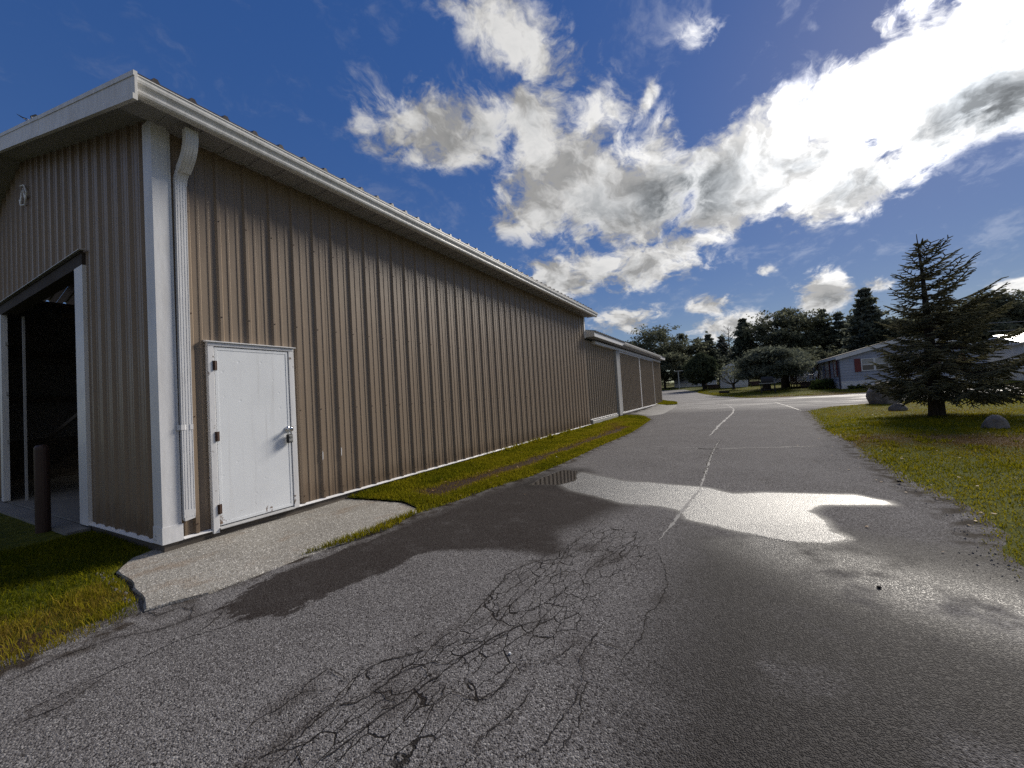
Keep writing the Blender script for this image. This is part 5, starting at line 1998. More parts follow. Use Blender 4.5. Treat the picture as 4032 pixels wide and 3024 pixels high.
# small open fruit tree in front of the white trailer
ft = thing('small_fruit_tree', 'small low forking fruit tree with sparse leaves in front of the white trailer end', 'tree', (5.0, 47.5, .78))
mb = MB()
mb.tube([(0, 0, -.05), (0, 0, .35), (-.03, 0, .62)], [.17, .14, .12], 8)
Cs = []
tips = []
for i in range(9):
    a = 2 * PI * i / 9 + rng.uniform(-.3, .3)
    L = rng.uniform(1.0, 1.7)
    e = (math.cos(a) * L, math.sin(a) * L * .8, .62 + rng.uniform(.7, 1.7))
    mb.tube(bez((-.03, 0, .58), e, .12, 5), [.07, .055, .045, .03, .012], 5, cap=False)
    for j in range(6):
        f = rng.uniform(.35, 1)
        b0 = (e[0] * f, e[1] * f, .6 + (e[2] - .6) * f)
        a2 = a + rng.uniform(-1.2, 1.2)
        l2 = rng.uniform(.3, .8)
        e2 = (b0[0] + math.cos(a2) * l2, b0[1] + math.sin(a2) * l2, b0[2] + l2 * rng.uniform(.3, 1.1))
        mb.tube([b0, e2], [.018, .007], 4, cap=False)
        if e2[0] > -.25 or rng.random() < .25:
            Cs.append(np.array(e2)[None] + rng.normal(size=(34, 3)) * np.array([.28, .28, .2]))
obj('trunk', mb, M['bark'], ft)
leaf_obj('crown', np.concatenate(Cs), .11, M['leaf'], ft, 1.7)

# ------------------------------------------------------------------ the near spruce
sp = thing('spruce_tree', 'tall near spruce with drooping dark boughs on the right lawn', 'tree', (10.65, 15.75, 0.0))
prof_z = [0.25, .6, 1.0, 1.8, 2.9, 3.6, 4.4, 4.9, 5.35, 5.6, 5.84]
prof_r = [1.3, 1.75, 2.0, 1.85, 1.45, 1.18, .95, .72, .42, .22, .03]
mb = MB()
mb.tube([(0, 0, -.1), (.0, 0, .12), (.01, 0, .7), (.0, .02, 2.5), (-.03, 0, 4.6), (-.08, 0, 5.84)], [.27, .205, .185, .115, .045, .008], 12)
obj('trunk', mb, M['bark'], sp, smooth=True)
S0, S1, SR, SC = [], [], [], []
limb = MB()


def shoots(p0, p1, r):
    S0.append(p0)
    S1.append(p1)
    SR.append(r)
    SC.append(rng.random())


zs = 0.95
ga = 0.3
while zs < 5.62:
    f = zs / 5.84
    nb = 7 if zs < 3.4 else 5
    for b in range(nb):
        ga += 2 * PI / nb + rng.uniform(-.22, .22)
        # elevation: low boughs droop, high ones rise
        elev = (-.20 + 1.05 * f ** 1.5) + rng.uniform(-.14, .14)
        zt = zs + rng.uniform(-.1, .1)
        L = float(np.interp(zt + .3 * elev * 1.5, prof_z, prof_r)) * rng.uniform(.80, 1.12) / max(.45, math.cos(elev))
        L *= 1 + .22 * math.cos(ga + .3)
        L = min(L, float(np.interp(zt, prof_z, prof_r)) * 1.4 + .12)
        dirh = np.array([math.cos(ga), math.sin(ga), 0])
        n = max(5, int(L / .11))
        pts = []
        for i in range(n + 1):
            t = i / n
            zz = math.sin(elev) * L * t - .16 * L * math.sin(PI * t) * (1 - f) + .14 * L * t * t * (1 if f < .7 else .4)
            pts.append(np.array([0, 0, zt]) + dirh * L * t * math.cos(elev) + np.array([0, 0, zz]))
        for p in pts:
            p[2] = max(p[2], .26)
        rb = .012 + .011 * L
        limb.tube([tuple(p) for p in pts[::2] + ([pts[-1]] if n % 2 else [])], [rb * (1 - .85 * i / (len(pts[::2] + ([pts[-1]] if n % 2 else [])) - 1)) for i in range(len(pts[::2] + ([pts[-1]] if n % 2 else [])))], 5, cap=False)
        side = np.array([-dirh[1], dirh[0], 0])
        bare = .12 if f > .5 else .28
        for i in range(1, n + 1):
            t = i / n
            if t < bare:
                continue
            tang = pts[i] - pts[i - 1]
            tang /= np.linalg.norm(tang) + 1e-9
            shoots(pts[i - 1], pts[i], .022)
            tl = min(.62, (.13 + (.40 if f < .6 else .26) * L * (1 - t) + .03)) * rng.uniform(.7, 1.1)
            for sgn in (1, -1):
                dv = tang * .75 + side * sgn * .85 + np.array([0, 0, rng.uniform(-.28, .10) - .22 * (1 - f)])
                dv /= np.linalg.norm(dv)
                k_ = max(1, int(tl / .11))
                q0 = pts[i]
                for j in range(k_):
                    dv2 = dv + np.array([0, 0, -.10 * j * (1 - f)]) + rng.normal(scale=.06, size=3)
                    dv2 /= np.linalg.norm(dv2)
                    q1 = q0 + dv2 * tl / k_
                    shoots(q0, q1, .019)
                    sd2 = np.cross(dv2, np.array([0, 0, 1.0]))
                    sd2 /= np.linalg.norm(sd2) + 1e-9
                    if k_ > 1:
                        for s2 in (1, -1):
                            e_ = dv2 * .7 + sd2 * s2 * .8 + np.array([0, 0, rng.uniform(-.45, .05)])
                            e_ /= np.linalg.norm(e_)
                            shoots(q0, q0 + e_ * rng.uniform(.08, .17), .017)
                    q0 = q1
    zs += .155 + .165 * f + (.06 if f > .62 else 0)
for i in range(5):
    z = 5.45 + .09 * i
shoots(np.array([-.07, 0, 5.45]), np.array([-.08, 0, 5.86]), .022)
obj('branch', limb, M['bark'], sp)
A = np.array(S0)
B = np.array(S1)
R_ = np.array(SR) * rng.uniform(.8, 1.25, len(SR))
Tn = B - A
Ln = np.linalg.norm(Tn, axis=1, keepdims=True)
Tn = Tn / (Ln + 1e-9)
B = B + Tn * .02
ref = np.where(np.abs(Tn[:, 2:3]) > .9, np.array([[1., 0, 0]]), np.array([[0, 0, 1.]]))
U_ = np.cross(Tn, ref)
U_ /= np.linalg.norm(U_, axis=1, keepdims=True)
W_ = np.cross(Tn, U_)
Vs = []
for (P_, sc_) in ((A, 1.0), (B, .55)):
    for k in range(3):
        a = 2 * PI * k / 3 + .3
        Vs.append(P_ + (U_ * math.cos(a) + W_ * math.sin(a)) * (R_ * sc_)[:, None])
V = np.stack(Vs, 1).reshape(-1, 3)
i6 = np.arange(len(A)) * 6
F = np.concatenate([np.column_stack([i6 + k, i6 + (k + 1) % 3, i6 + 3 + (k + 1) % 3, i6 + 3 + k]) for k in range(3)])
link('crown', np_mesh('crown', V, F, 4, M['spruce'], {'vary': np.repeat(np.array(SC), 6)}), sp)


# ------------------------------------------------------------------ stones
def stone(name, label, x, y, sx_, sy_, sz_, seed, cuts=7, sink=.12, rz=0.0, group=None):
    r = np.random.default_rng(seed)
    import bmesh
    bm = bmesh.new()
    bmesh.ops.create_icosphere(bm, subdivisions=4, radius=1.0)
    ns = [r.normal(size=3) for _ in range(cuts)]
    ns = [v_ / np.linalg.norm(v_) for v_ in ns]
    ds_ = r.uniform(.62, .9, cuts)
    for v_ in bm.verts:
        p = np.array(v_.co)
        for nn_, dd in zip(ns, ds_):
            e = p @ nn_ - dd
            if e > 0:
                p = p - nn_ * e * .85
        k = 1 + .10 * (fbm(np.array([p[0] * 2 + seed]), np.array([p[1] * 2 + p[2] * 1.7]), 1.5, 4)[0] - .5) + .05 * (fbm(np.array([p[0] * 6 + seed]), np.array([p[1] * 6 + p[2] * 5]), 1.5, 3)[0] - .5)
        v_.co = Vector((p[0] * sx_ * k, p[1] * sy_ * k, (p[2] + 1) * sz_ / 2 * k - sink))
    me = bpy.data.meshes.new(name)
    bm.to_mesh(me)
    bm.free()
    me.materials.append(M['rock'])
    me.polygons.foreach_set('use_smooth', [True] * len(me.polygons))
    o = link(name, me)
    o.location = (x, y, float(terrain(y)))
    o.rotation_euler = (0, 0, rz)
    return tag(o, label, 'stone', group)


GS = 'stones on the right lawn'
stone('boulder', 'large grey boulder behind the low left boughs of the spruce', 11.1, 22.6, .68, .56, 1.75, 3, sink=.72, group=GS)
stone('boulder', 'low pointed stone between the large boulder and the spruce trunk', 10.4, 18.3, .28, .24, .52, 5, sink=.22, group=GS)
stone('boulder', 'smooth rounded stone alone on the lawn right of the spruce trunk', 10.35, 11.75, .225, .20, .60, 8, cuts=3, sink=.26, group=GS)

# pebbles lying on the asphalt
for i, (x, y, r_, lab, pale) in enumerate(((5.90, 1.69, .014, 'dark lump of asphalt lying alone in the glare on the right of the road', 0), (3.967, .093, .009, 'small white pebble lying among the cracks in the road', 1), (1.60, 6.4, .035, 'pale flat scrap lying at the road edge of the turf strip', 1), (6.92, 5.13, .025, 'dark clod at the edge of the right lawn', 0))):
    mb = MB()
    n = 7
    vs = [(math.cos(2 * PI * k / n) * r_ * (1 + .2 * math.sin(k * 2.3)), math.sin(2 * PI * k / n) * r_ * .8, 0) for k in range(n)] + [(math.cos(2 * PI * k / n + .2) * r_ * .7, math.sin(2 * PI * k / n + .2) * r_ * .55, r_ * .8) for k in range(n)]
    mb.add(vs, [(k, (k + 1) % n, n + (k + 1) % n, n + k) for k in range(n)] + [tuple(range(n, 2 * n))])
    o = obj('pebble', mb, M['white_plastic'] if pale else M['crack'])
    o.location = (x, y, .004 + (.02 if i >= 2 else 0))
    tag(o, lab, 'pebble')

# crumbled bits along the broken slab edge
mb = MB()
rr = random.Random(31)
for i in range(46):
    t = rr.random()
    bx_, by_ = (-.05 + 1.32 * t, -.47 - .1 * t) if rr.random() < .75 else (rr.uniform(1.1, 1.45), rr.uniform(-1.1, -.55))
    bx_ += rr.uniform(-.05, .05)
    by_ -= rr.uniform(-.02, .03)
    s_ = rr.uniform(.006, .022)
    z_ = float(left_z(np.array([bx_]), np.array([by_]))[0]) + .004
    a = rr.uniform(0, 6)
    vs = []
    for k in range(5):
        vs.append((bx_ + s_ * math.cos(a + k * 1.257) * rr.uniform(.7, 1.2), by_ + s_ * math.sin(a + k * 1.257) * rr.uniform(.7, 1.2), z_ - .004))
    vs.append((bx_ + rr.uniform(-.3, .3) * s_, by_ + rr.uniform(-.3, .3) * s_, z_ + s_ * .8))
    mb.add(vs, [(k, (k + 1) % 5, 5) for k in range(5)])
for i in range(120):
    k = rr.randrange(4, len(LAWN_EDGE) - 1)
    t = rr.random()
    a_, b_ = LAWN_EDGE[k], LAWN_EDGE[k + 1]
    bx_ = a_[0] + (b_[0] - a_[0]) * t + rr.gauss(-.03, .07)
    by_ = a_[1] + (b_[1] - a_[1]) * t
    s_ = rr.uniform(.003, .010)
    z_ = float(terrain(by_)) + (.004 if bx_ < a_[0] else .018)
    a = rr.uniform(0, 6)
    vs = [(bx_ + s_ * math.cos(a + k2 * 1.257) * rr.uniform(.7, 1.2), by_ + s_ * math.sin(a + k2 * 1.257) * rr.uniform(.7, 1.2), z_ - .004) for k2 in range(5)]
    vs.append((bx_, by_, z_ + s_ * .7))
    mb.add(vs, [(k2, (k2 + 1) % 5, 5) for k2 in range(5)])
tag(obj('rubble', mb, M['apron']), kind='stuff')
# small dry leaves blown onto the turf and the edge of the road
lv = MB()
for i in range(300):
    if i < 170:
        x_, y_ = rr.uniform(7.1, 14), rr.uniform(2.5, 17)
        z_ = float(zlawn(np.array([x_]), np.array([y_]))[0]) + .03
    elif i < 250:
        x_, y_ = rr.uniform(.1, 1.6), rr.uniform(2.5, 13)
        z_ = float(strip_z(np.array([x_]), np.array([y_]))[0]) + .035
    else:
        x_, y_ = rr.choice([rr.gauss(6.75, .25), rr.gauss(2.0, .3)]), rr.uniform(2.0, 12)
        z_ = float(terrain(y_)) + .012
    a, s_ = rr.uniform(0, 6.28), rr.uniform(.008, .018)
    ca_, sa_ = math.cos(a) * s_, math.sin(a) * s_
    tl_ = rr.uniform(-.5, .5) * s_
    lv.add([(x_ - ca_ * 1.5, y_ - sa_ * 1.5, z_), (x_ + sa_, y_ - ca_, z_ + tl_), (x_ + ca_ * 1.5, y_ + sa_ * 1.5, z_ + .3 * s_), (x_ - sa_, y_ + ca_, z_ - tl_ * .4)], [(0, 1, 2, 3)])
M['dry_leaf'] = mat_painted('dry leaf', (0.26, 0.15, 0.06), (0.12, 0.06, 0.03), 0.6, 0.7, streak=False)
tag(obj('leaf_litter', lv, M['dry_leaf']), kind='stuff')
# taller tufts scattered over the right lawn
blades('grass_tufts', lawn_poly, 60000, zlawn, lambda x, y: (np.clip(.42 + .5 * (fbm(x, y, 3, 2) - .5), 0, 1), np.ones(x.shape)), (.06, .13), (.005, .009), limit=(6.8, 13, 1.5, 16), dens=lambda x, y: np.clip((fbm(x, y, 2.6, 3) - .60) * 6, 0, 1))

# ================================================================== blue grey house across the side road
def win(parent, place, a0, a1, z0, z1, shut=(1, 1), mull=False, curtain=True, white_half=False, name='window'):
    """window with frame, panes, and shutters; place(along, out, z)"""
    def bxp(mb, s0, s1, d0, d1, zz0, zz1):
        v_ = [place(s, d_, z) for z in (zz0, zz1) for d_ in (d0, d1) for s in (s0, s1)]
        return mb.add(v_, [(0, 1, 3, 2), (4, 6, 7, 5), (0, 4, 5, 1), (2, 3, 7, 6), (0, 2, 6, 4), (1, 5, 7, 3)])
    mb = MB()
    t = .06
    bxp(mb, a0, a0 + t, .012, .05, z0, z1)
    bxp(mb, a1 - t, a1, .012, .05, z0, z1)
    bxp(mb, a0 + t, a1 - t, .012, .05, z0, z0 + t)
    bxp(mb, a0 + t, a1 - t, .012, .05, z1 - t, z1)
    zm = (z0 + z1) / 2
    bxp(mb, a0 + t, a1 - t, .012, .045, zm - .025, zm + .025)
    if mull:
        am = (a0 + a1) / 2
        bxp(mb, am - .03, am + .03, .012, .047, z0 + t, zm - .026)
        bxp(mb, am - .03, am + .03, .012, .047, zm + .026, z1 - t)
    w_ = obj(name, mb, M['mh_white'], parent)
    obj('pane', bxp(MB(), a0 + t, a1 - t, .013, .022, z0 + t, zm - .025), M['glass'], w_)
    obj('pane', bxp(MB(), a0 + t, a1 - t, .013, .024, zm + .025, z1 - t), M['curtain'] if curtain else M['glass'], w_)
    for k, sd in ((0, -1), (1, 1)):
        if shut[k]:
            wd = .36
            s0 = a0 - wd - .02 if sd < 0 else a1 + .02
            obj('shutter', bxp(MB(), s0, s0 + wd, .012, .045, z0 - .03, z1 + .03), M['maroon'], parent)
    return w_


def mobile_home(name, label, loc, Lx, Ly, wall_h, skirt_h, rise, wall_mat, roof_mat, boards=True, group=None):
    """house on a skirt; end wall along +x at y=0, long wall along +y at x=0"""
    h = thing(name, label, 'house', loc, 0, group)
    mb = MB()
    mb.box(.05, Lx - .05, .05, Ly - .05, -.3, skirt_h + wall_h)
    mb.add([(.05, .05, skirt_h + wall_h), (Lx - .05, .05, skirt_h + wall_h), (Lx / 2, .05, skirt_h + wall_h + rise)], [(0, 1, 2)])
    mb.add([(.05, Ly - .05, skirt_h + wall_h), (Lx - .05, Ly - .05, skirt_h + wall_h), (Lx / 2, Ly - .05, skirt_h + wall_h + rise)], [(0, 2, 1)])
    obj('wall', mb, M[wall_mat], h)
    mb = MB()
    mb.box(.035, Lx - .035, .035, Ly - .035, -.3, skirt_h - .012)
    mb.box(.02, Lx - .02, .02, Ly - .02, skirt_h - .0115, skirt_h + .07)
    sk = obj('skirting', mb, M['mh_white'], h)
    if boards:
        nb = int(wall_h / .2)
        st = (wall_h - .07) / nb
        be = MB()
        be.add([(0, .045, 0), (0, .018, 0), (0, .038, st), (0, .045, st), (Lx, .045, 0), (Lx, .018, 0), (Lx, .038, st), (Lx, .045, st)], [(0, 1, 2, 3), (7, 6, 5, 4), (0, 4, 5, 1), (1, 5, 6, 2), (2, 6, 7, 3)])
        bem = be.mesh('siding_board', M[wall_mat])
        bl_ = MB()
        bl_.add([(.045, 0, 0), (.018, 0, 0), (.038, 0, st), (.045, 0, st), (.045, Ly, 0), (.018, Ly, 0), (.038, Ly, st), (.045, Ly, st)], [(3, 2, 1, 0), (4, 5, 6, 7), (1, 5, 4, 0), (2, 6, 5, 1), (3, 7, 6, 2)])
        blm = bl_.mesh('siding_board', M[wall_mat])
        for i in range(nb):
            for mm in (bem, blm):
                o = link('siding_board', mm, h)
                o.location = (0, 0, skirt_h + .07 + st * i)
        for k in range(3):     # gable courses, shorter towards the ridge
            f = 1 - (k + .9) * .2 / rise
            if f <= .1:
                break
            g_ = MB()
            xa, xb = Lx / 2 * (1 - f), Lx - Lx / 2 * (1 - f)
            g_.box(xa, xb, .02, .045, 0, .2)
            o = obj('siding_board', g_, M[wall_mat], h)
            o.location = (0, 0, skirt_h + wall_h + .2 * k - .001)
    zt = skirt_h + wall_h
    ov = .22
    mb = MB()
    e = rise / (Lx / 2)
    for sgn in (0, 1):
        xa = -ov if sgn == 0 else Lx + ov
        za = zt - e * ov + .02
        vs = [(xa, -ov, za), (Lx / 2, -ov, zt + rise + .02), (Lx / 2, Ly + ov, zt + rise + .02), (xa, Ly + ov, za)]
        vs += [(a, b, c + .09) for a, b, c in vs]
        fs = [(0, 3, 2, 1), (4, 5, 6, 7), (0, 1, 5, 4), (1, 2, 6, 5), (2, 3, 7, 6), (3, 0, 4, 7)]
        if sgn:
            fs = [f[::-1] for f in fs]
        mb.add(vs, fs)
    rf = obj('roof', mb, M[roof_mat], h)
    mb = MB()
    for sgn in (0, 1):
        xa = -ov - .01 if sgn == 0 else Lx + ov + .01
        za = zt - e * ov
        vs = [(xa, -ov - .03, za - .20), (Lx / 2, -ov - .03, zt + rise - .20), (Lx / 2, -ov - .03, zt + rise + .07), (xa, -ov - .03, za + .07)]
        vs += [(a, b + .028, c) for a, b, c in vs]
        fs = [(0, 1, 2, 3), (7, 6, 5, 4), (0, 4, 5, 1), (3, 2, 6, 7), (0, 3, 7, 4)]
        if sgn:
            fs = [f[::-1] for f in fs]
        mb.add(vs, fs)
    obj('rake_board', mb, M['mh_white'], h)
    mb = MB()
    mb.box(-ov - .03, -ov - .002, -ov, Ly + ov, zt - e * ov - .12, zt - e * ov + .07)
    obj('eave_board', mb, M['mh_white'], h)
    mb = MB()
    mb.box(-ov, .02, -ov, Ly + ov, zt - e * ov - .02, zt - e * ov + .0)
    obj('soffit', mb, M['soffit'], h)
    return h


zb = float(terrain(37.1))
house = mobile_home('blue_grey_house', 'blue grey sided mobile home with maroon shutters and white skirting behind the spruce', (12.2, 37.1, zb), 7.8, 16.5, 1.98, .56, 1.02, 'siding', 'shingle')
ze = lambda s, d_, z: (s, .02 - d_, z)
zl = lambda s, d_, z: (.02 - d_, s, z)
win(house, ze, 1.28, 2.05, 1.32, 2.25, (1, 0))
win(house, ze, 2.051, 2.85, 1.32, 2.25, (0, 0), curtain=True)
win(house, ze, 5.6, 6.4, 1.32, 2.25, (1, 1))
win(house, zl, 1.15, 1.75, 1.05, 2.42, (1, 1), curtain=False)
win(house, zl, 3.9, 5.2, 1.0, 2.40, (1, 1), mull=True)
win(house, zl, 9.4, 10.2, 1.05, 2.40, (1, 1), curtain=False)
win(house, zl, 12.4, 13.8, 1.0, 2.42, (1, 1), mull=True)
mb = MB()
mb.box(-.03, .0, 6.6, 7.6, .62, 2.50)
hd_ = obj('front_door', mb, M['mh_white'], house)
obj('pane', MB().box(-.036, -.0305, 6.9, 7.3, 1.7, 2.3), M['glass'], hd_)
mb = MB()
mb.tube([(-.20, .02, 2.42), (-.06, .02, 2.28), (-.06, -.01, 1.6), (-.05, -.03, 0.0)], .05, 8)
obj('downspout', mb, M['purple_dark'], house)
# faded house number on the end wall
for i, (dx, glyph) in enumerate(((0.95, '2'), (1.18, '2'), (1.36, '1'), (1.52, '0'))):
    cu = bpy.data.curves.new('number_digit', 'FONT')
    cu.body = glyph
    cu.size = .26
    cu.extrude = .004
    cu.materials.append(M['curtain'])
    tmp = bpy.data.objects.new('number_digit', cu)
    coll.objects.link(tmp)
    dg = bpy.context.evaluated_depsgraph_get()
    me = bpy.data.meshes.new_from_object(tmp.evaluated_get(dg))
    bpy.data.objects.remove(tmp)
    o = link('number_digit', me, house)
    o.rotation_euler = (PI / 2, 0, 0)
    o.location = (dx, .008, 1.02 - (.05 if i else -.03))

home2 = mobile_home('white_roofed_house', 'grey sided mobile home with bright white metal roof at the right edge', (21.3, 36.3, float(terrain(36.3))), 15.0, 5.2, 2.05, .45, .10, 'mh_white', 'white_roof', boards=False)
for ch in list(home2.children):
    if ch.name.split('.')[0] in ('roof', 'rake_board'):
        bpy.data.objects.remove(ch)
mb = MB()
mb.add([(-.3, -.35, 2.52), (15.3, -.35, 2.52), (15.3, 2.6, 3.25), (-.3, 2.6, 3.25), (15.3, 5.5, 2.52), (-.3, 5.5, 2.52), (-.3, -.35, 2.44), (15.3, -.35, 2.44), (-.3, 5.5, 2.44), (15.3, 5.5, 2.44)],
       [(0, 1, 2, 3), (3, 2, 4, 5), (6, 7, 1, 0), (6, 0, 3, 5, 8), (7, 9, 4, 2, 1), (6, 8, 9, 7)])
rf2 = obj('roof', mb, M['white_roof'], home2)
mb = MB()
mb.box(1.4, 1.75, .35, .7, 2.6, 2.95)
mb.box(1.3, 1.85, .25, .8, 2.951, 3.0)
obj('roof_vent', mb, M['grey_steel'], rf2)
win(home2, lambda s, d_, z: (s, .02 - d_, z), 2.2, 3.2, 1.2, 2.0, (0, 0))

# white trailer end
tr = mobile_home('white_trailer', 'white gabled trailer end with small dark deck beyond the fruit tree', (3.55, 53.0, float(terrain(53.0))), 2.95, 9.0, 2.1, .25, .52, 'mh_white', 'white_roof', boards=True)
# grey trailer glimpsed under the round evergreen
tr2 = mobile_home('grey_trailer', 'low grey trailer with white skirting glimpsed behind the round evergreen', (-3.3, 66.0, float(terrain(66))), 6.0, 4.0, 1.5, .6, .3, 'siding', 'shingle', boards=False)
tr3 = mobile_home('pale_trailer', 'pale blue trailer low between the fruit tree and the spreading evergreen', (8.4, 63.0, float(terrain(63.0))), 5.5, 4.0, 1.6, .5, .3, 'siding', 'shingle', boards=False)


def railed_deck(label, loc, wx, wy, h, steps_dir, rz=0.0, name='wooden_deck'):
    t = thing(name, label, 'deck', loc, rz)
    nb = max(3, int(wx / .14))
    bm_ = MB()
    bm_.box(0, wx / nb - .012, 0, wy, h - .04, h)
    bmm = bm_.mesh('deck_board', M['deck_wood'])
    for i in range(nb):
        o = link('deck_board', bmm, t)
        o.location = (i * wx / nb, 0, 0)
    mb = MB()
    mb.box(.02, wx - .02, .02, .06, h - .22, h - .041)
    mb.box(.02, wx - .02, wy - .06, wy - .02, h - .22, h - .041)
    mb.box(.02, .06, .061, wy - .061, h - .22, h - .041)
    obj('joist', mb, M['deck_wood'], t)
    pm = MB().box(-.045, .045, -.045, .045, -.1, h + .92).mesh('post', M['deck_wood'])
    for (px_, py_) in ((.05, .05), (.05, wy - .05), (wx - .05, wy - .05), (.05, wy / 2)):
        o = link('post', pm, t)
        o.location = (px_, py_, 0)
    mb = MB()
    mb.box(.02, .10, .0, wy, h + .921, h + .955)
    mb.box(.101, wx, wy - .09, wy - .01, h + .921, h + .955)
    obj('handrail', mb, M['deck_wood'], t)
    sl = MB().box(-.018, .018, -.018, .018, h + .08, h + .9205).mesh('baluster', M['deck_wood'])
    n = int(wy / .16)
    for i in range(n):
        yy = .14 + (wy - .28) * i / max(n - 1, 1)
        o = link('baluster', sl, t)
        o.location = (.05, yy, 0)
    mb = MB()
    mb.box(.02, .08, .1, wy - .1, h + .05, h + .079)
    obj('bottom_rail', mb, M['deck_wood'], t)
    k_ = max(1, int(h / .18))
    for i in range(k_):
        mb = MB()
        mb.box(.25, wx - .1, -.28 * (i + 1), -.28 * i - .005, h - (i + 1) * h / (k_ + 1) - .04, h - (i + 1) * h / (k_ + 1))
        obj('step', mb, M['deck_wood'], t)
        mb = MB()
        mb.box(.25, wx - .1, -.28 * i - .02, -.28 * i - .006, h - (i + 1) * h / (k_ + 1) - .0, h - i * h / (k_ + 1) - .045)
        obj('riser', mb, M['deck_wood'], t)
    return t


dk = railed_deck('dark wooden deck with railing and steps along the left side of the blue grey house', (10.0, 42.6, float(terrain(42.5))), 2.15, 4.2, .60, 0)
railed_deck('small dark wooden deck with railing beside the white trailer', (1.95, 53.2, float(terrain(53))), 1.55, 1.8, .55, 0)
railed_deck('small dark wooden deck on posts behind the fruit tree and spreading evergreen', (6.6, 55.0, float(terrain(55))), 1.2, 1.4, .6, 0)
# white cloth on the deck rail
mb = MB()
N_ = 7
vs = []
for i in range(N_):
    t_ = i / (N_ - 1)
    vs += [(-.02 - .30 * t_ * .1 - .01 * math.sin(t_ * 7), .0, .02 - .62 * t_), (-.02 - .03 * t_ + .01 * math.sin(t_ * 6), .34, .02 - .58 * t_)]
vs += [(x + .012, y_, z) for (x, y_, z) in vs]
fs = [(2 * i, 2 * i + 1, 2 * i + 3, 2 * i + 2) for i in range(N_ - 1)] + [(2 * N_ + 2 * i, 2 * N_ + 2 * i + 2, 2 * N_ + 2 * i + 3, 2 * N_ + 2 * i + 1) for i in range(N_ - 1)]
mb.add(vs, fs)
o = obj('white_towel', mb, M['white_plastic'])
o.location = (10.0, 42.65, float(terrain(42.5)) + 1.55)
tag(o, 'bright white cloth draped over the deck railing', 'towel')


def chair(label, loc, rz):
    t = thing('plastic_chair', label, 'chair', loc, rz, 'white chairs on the deck')
    mb = MB()
    mb.rbox(-.23, .23, -.22, .22, .40, .43, .01)
    obj('seat', mb, M['white_plastic'], t)
    mb = MB()
    prof_ = []
    for i in range(9):
        a = PI * i / 8
        prof_.append((.23 * math.cos(a), .80 + .13 * math.sin(a)))
    pr = [(.22, .43)] + prof_ + [(-.22, .43)]
    vs = [(a, .20 + (b - .43) * .28, b) for a, b in pr] + [(a, .225 + (b - .43) * .28, b) for a, b in pr]
    n = len(pr)
    mb.add(vs, [tuple(range(n)), tuple(range(2 * n - 1, n - 1, -1))] + [(i, n + i, n + (i + 1) % n, (i + 1) % n) for i in range(n)])
    obj('backrest', mb, M['white_plastic'], t)
    for sx_ in (-1, 1):
        for sy_ in (-1, 1):
            mb = MB()
            mb.tube([(sx_ * .21, sy_ * .19, .41), (sx_ * .26, sy_ * .25, 0)], [.022, .016], 6)
            obj('leg', mb, M['white_plastic'], t)
        mb = MB()
        mb.tube([(sx_ * .25, -.22, .0 + .41), (sx_ * .26, -.20, .64), (sx_ * .255, .24, .66)], .02, 6)
        obj('armrest', mb, M['white_plastic'], t)
    return t


zd = float(terrain(42.5)) + .60
chair('white plastic garden chair facing left on the dark deck, the nearer one', (11.35, 43.1, zd), rad(-70))
chair('white plastic garden chair half hidden behind the nearer one on the deck', (10.75, 44.0, zd), rad(-40))

# barbecue on a stand under the spreading evergreen
gr = thing('barbecue', 'black barbecue grill on a stand with pale shelf under the spreading evergreen', 'grill', (7.5, 37.4, float(terrain(37.4))))
mb = MB()
for sx_ in (-.48, .48):
    for sy_ in (-.25, .25):
        mb = MB()
        mb.box(sx_ - .03, sx_ + .03, sy_ - .03, sy_ + .03, -.02, .80)
        obj('leg', mb, M['lock_black'], gr)
mb = MB()
mb.rbox(-.60, .60, -.32, .32, .80, .84, .01)
obj('shelf', mb, M['curtain'], gr)
mb = MB()
mb.prism([(-.28, .845), (.28, .845), (.30, 1.0), (.22, 1.28), (.05, 1.38), (-.12, 1.36), (-.27, 1.2), (-.30, 1.0)], 'x', -.44, .40)
obj('hood', mb, M['lock_black'], gr)
mb = MB()
mb.box(-.4, .4, -.22, .22, .28, .32)
obj('lower_shelf', mb, M['lock_black'], gr)

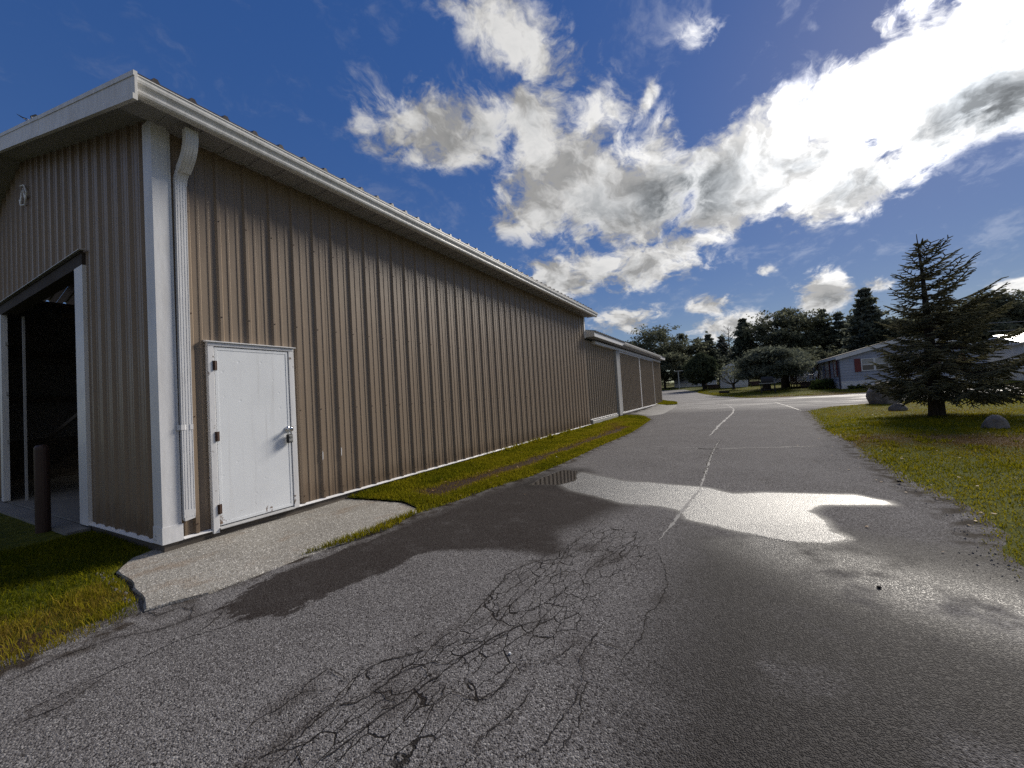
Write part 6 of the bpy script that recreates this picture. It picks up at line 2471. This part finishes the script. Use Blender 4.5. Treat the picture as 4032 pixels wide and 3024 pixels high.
# dark log on the far lawn
lg = MB()
lg.tube([(-.42, 0, .13), (-.2, .02, .14), (.15, -.02, .135), (.44, .01, .12)], [.13, .14, .13, .12], 10)
o = obj('cut_log', lg, M['bark'], smooth=True)
o.location = (4.2, 40.6, float(terrain(40.6)))
tag(o, 'short dark log lying on the far lawn left of the fruit tree', 'log')

# white pole with a crosspiece at the far bend
pl = thing('bird_feeder_pole', 'pale pole with crosspiece standing by the dark wood left of the round evergreen', 'pole', (-1.9, 60.5, float(terrain(60.5))))
mb = MB()
mb.box(-.06, .06, -.06, .06, -.1, 2.55)
obj('post', mb, M['curtain'], pl)
mb = MB()
mb.box(-.5, .62, -.1, .1, 2.551, 2.66)
obj('crosspiece', mb, M['curtain'], pl)
mb = MB()
mb.box(.061, .95, -.05, .05, .22, .34)
obj('foot_rail', mb, M['curtain'], pl)

# shrub by the house
sh = thing('garden_shrub', 'low green shrub at the foot of the blue grey house beside the deck', 'shrub', (11.4, 39.6, float(terrain(39.6))))
mb = MB()
Cs, cl = [], []
for i in range(40):
    a = rng.uniform(0, 2 * PI)
    L = rng.uniform(.2, .9)
    e = (math.cos(a) * L * .7, math.sin(a) * L * 1.6, rng.uniform(.15, .65))
    mb.tube([(0, math.sin(a) * .4, 0), e], [.012, .004], 4, cap=False)
    Cs.append(np.array(e)[None] + rng.normal(size=(40, 3)) * np.array([.16, .2, .1]))
    cl.append(np.full(40, rng.random()))
obj('stem', mb, M['bark'], sh)
leaf_obj('foliage', np.concatenate(Cs), .12, M['shrub'], sh, 1.8, clump=np.concatenate(cl))
# weeds along the skirting
Cs = []
for i in range(70):
    x = rng.uniform(12.4, 18)
    Cs.append(np.array([x, 36.9, zb + .02])[None] + np.abs(rng.normal(size=(16, 3))) * np.array([.1, -.1, .12]))
tag(leaf_obj('weeds', np.concatenate(Cs), .10, M['shrub'], None, 2.5), kind='stuff')

# overhead wires at the right
for i, (a, b) in enumerate((((19.6, 35.4, 4.32), (34.0, 30.2, 3.3)), ((17.6, 31.95, 3.62), (31.0, 26.5, 2.75)))):
    mb = MB()
    mb.tube(bez(a, b, .12, 9), .012, 6)
    o = obj('overhead_wire', mb, M['wire'])
    tag(o, ('upper' if i == 0 else 'lower') + ' pale overhead wire crossing the dark trees at the right edge', 'wire')
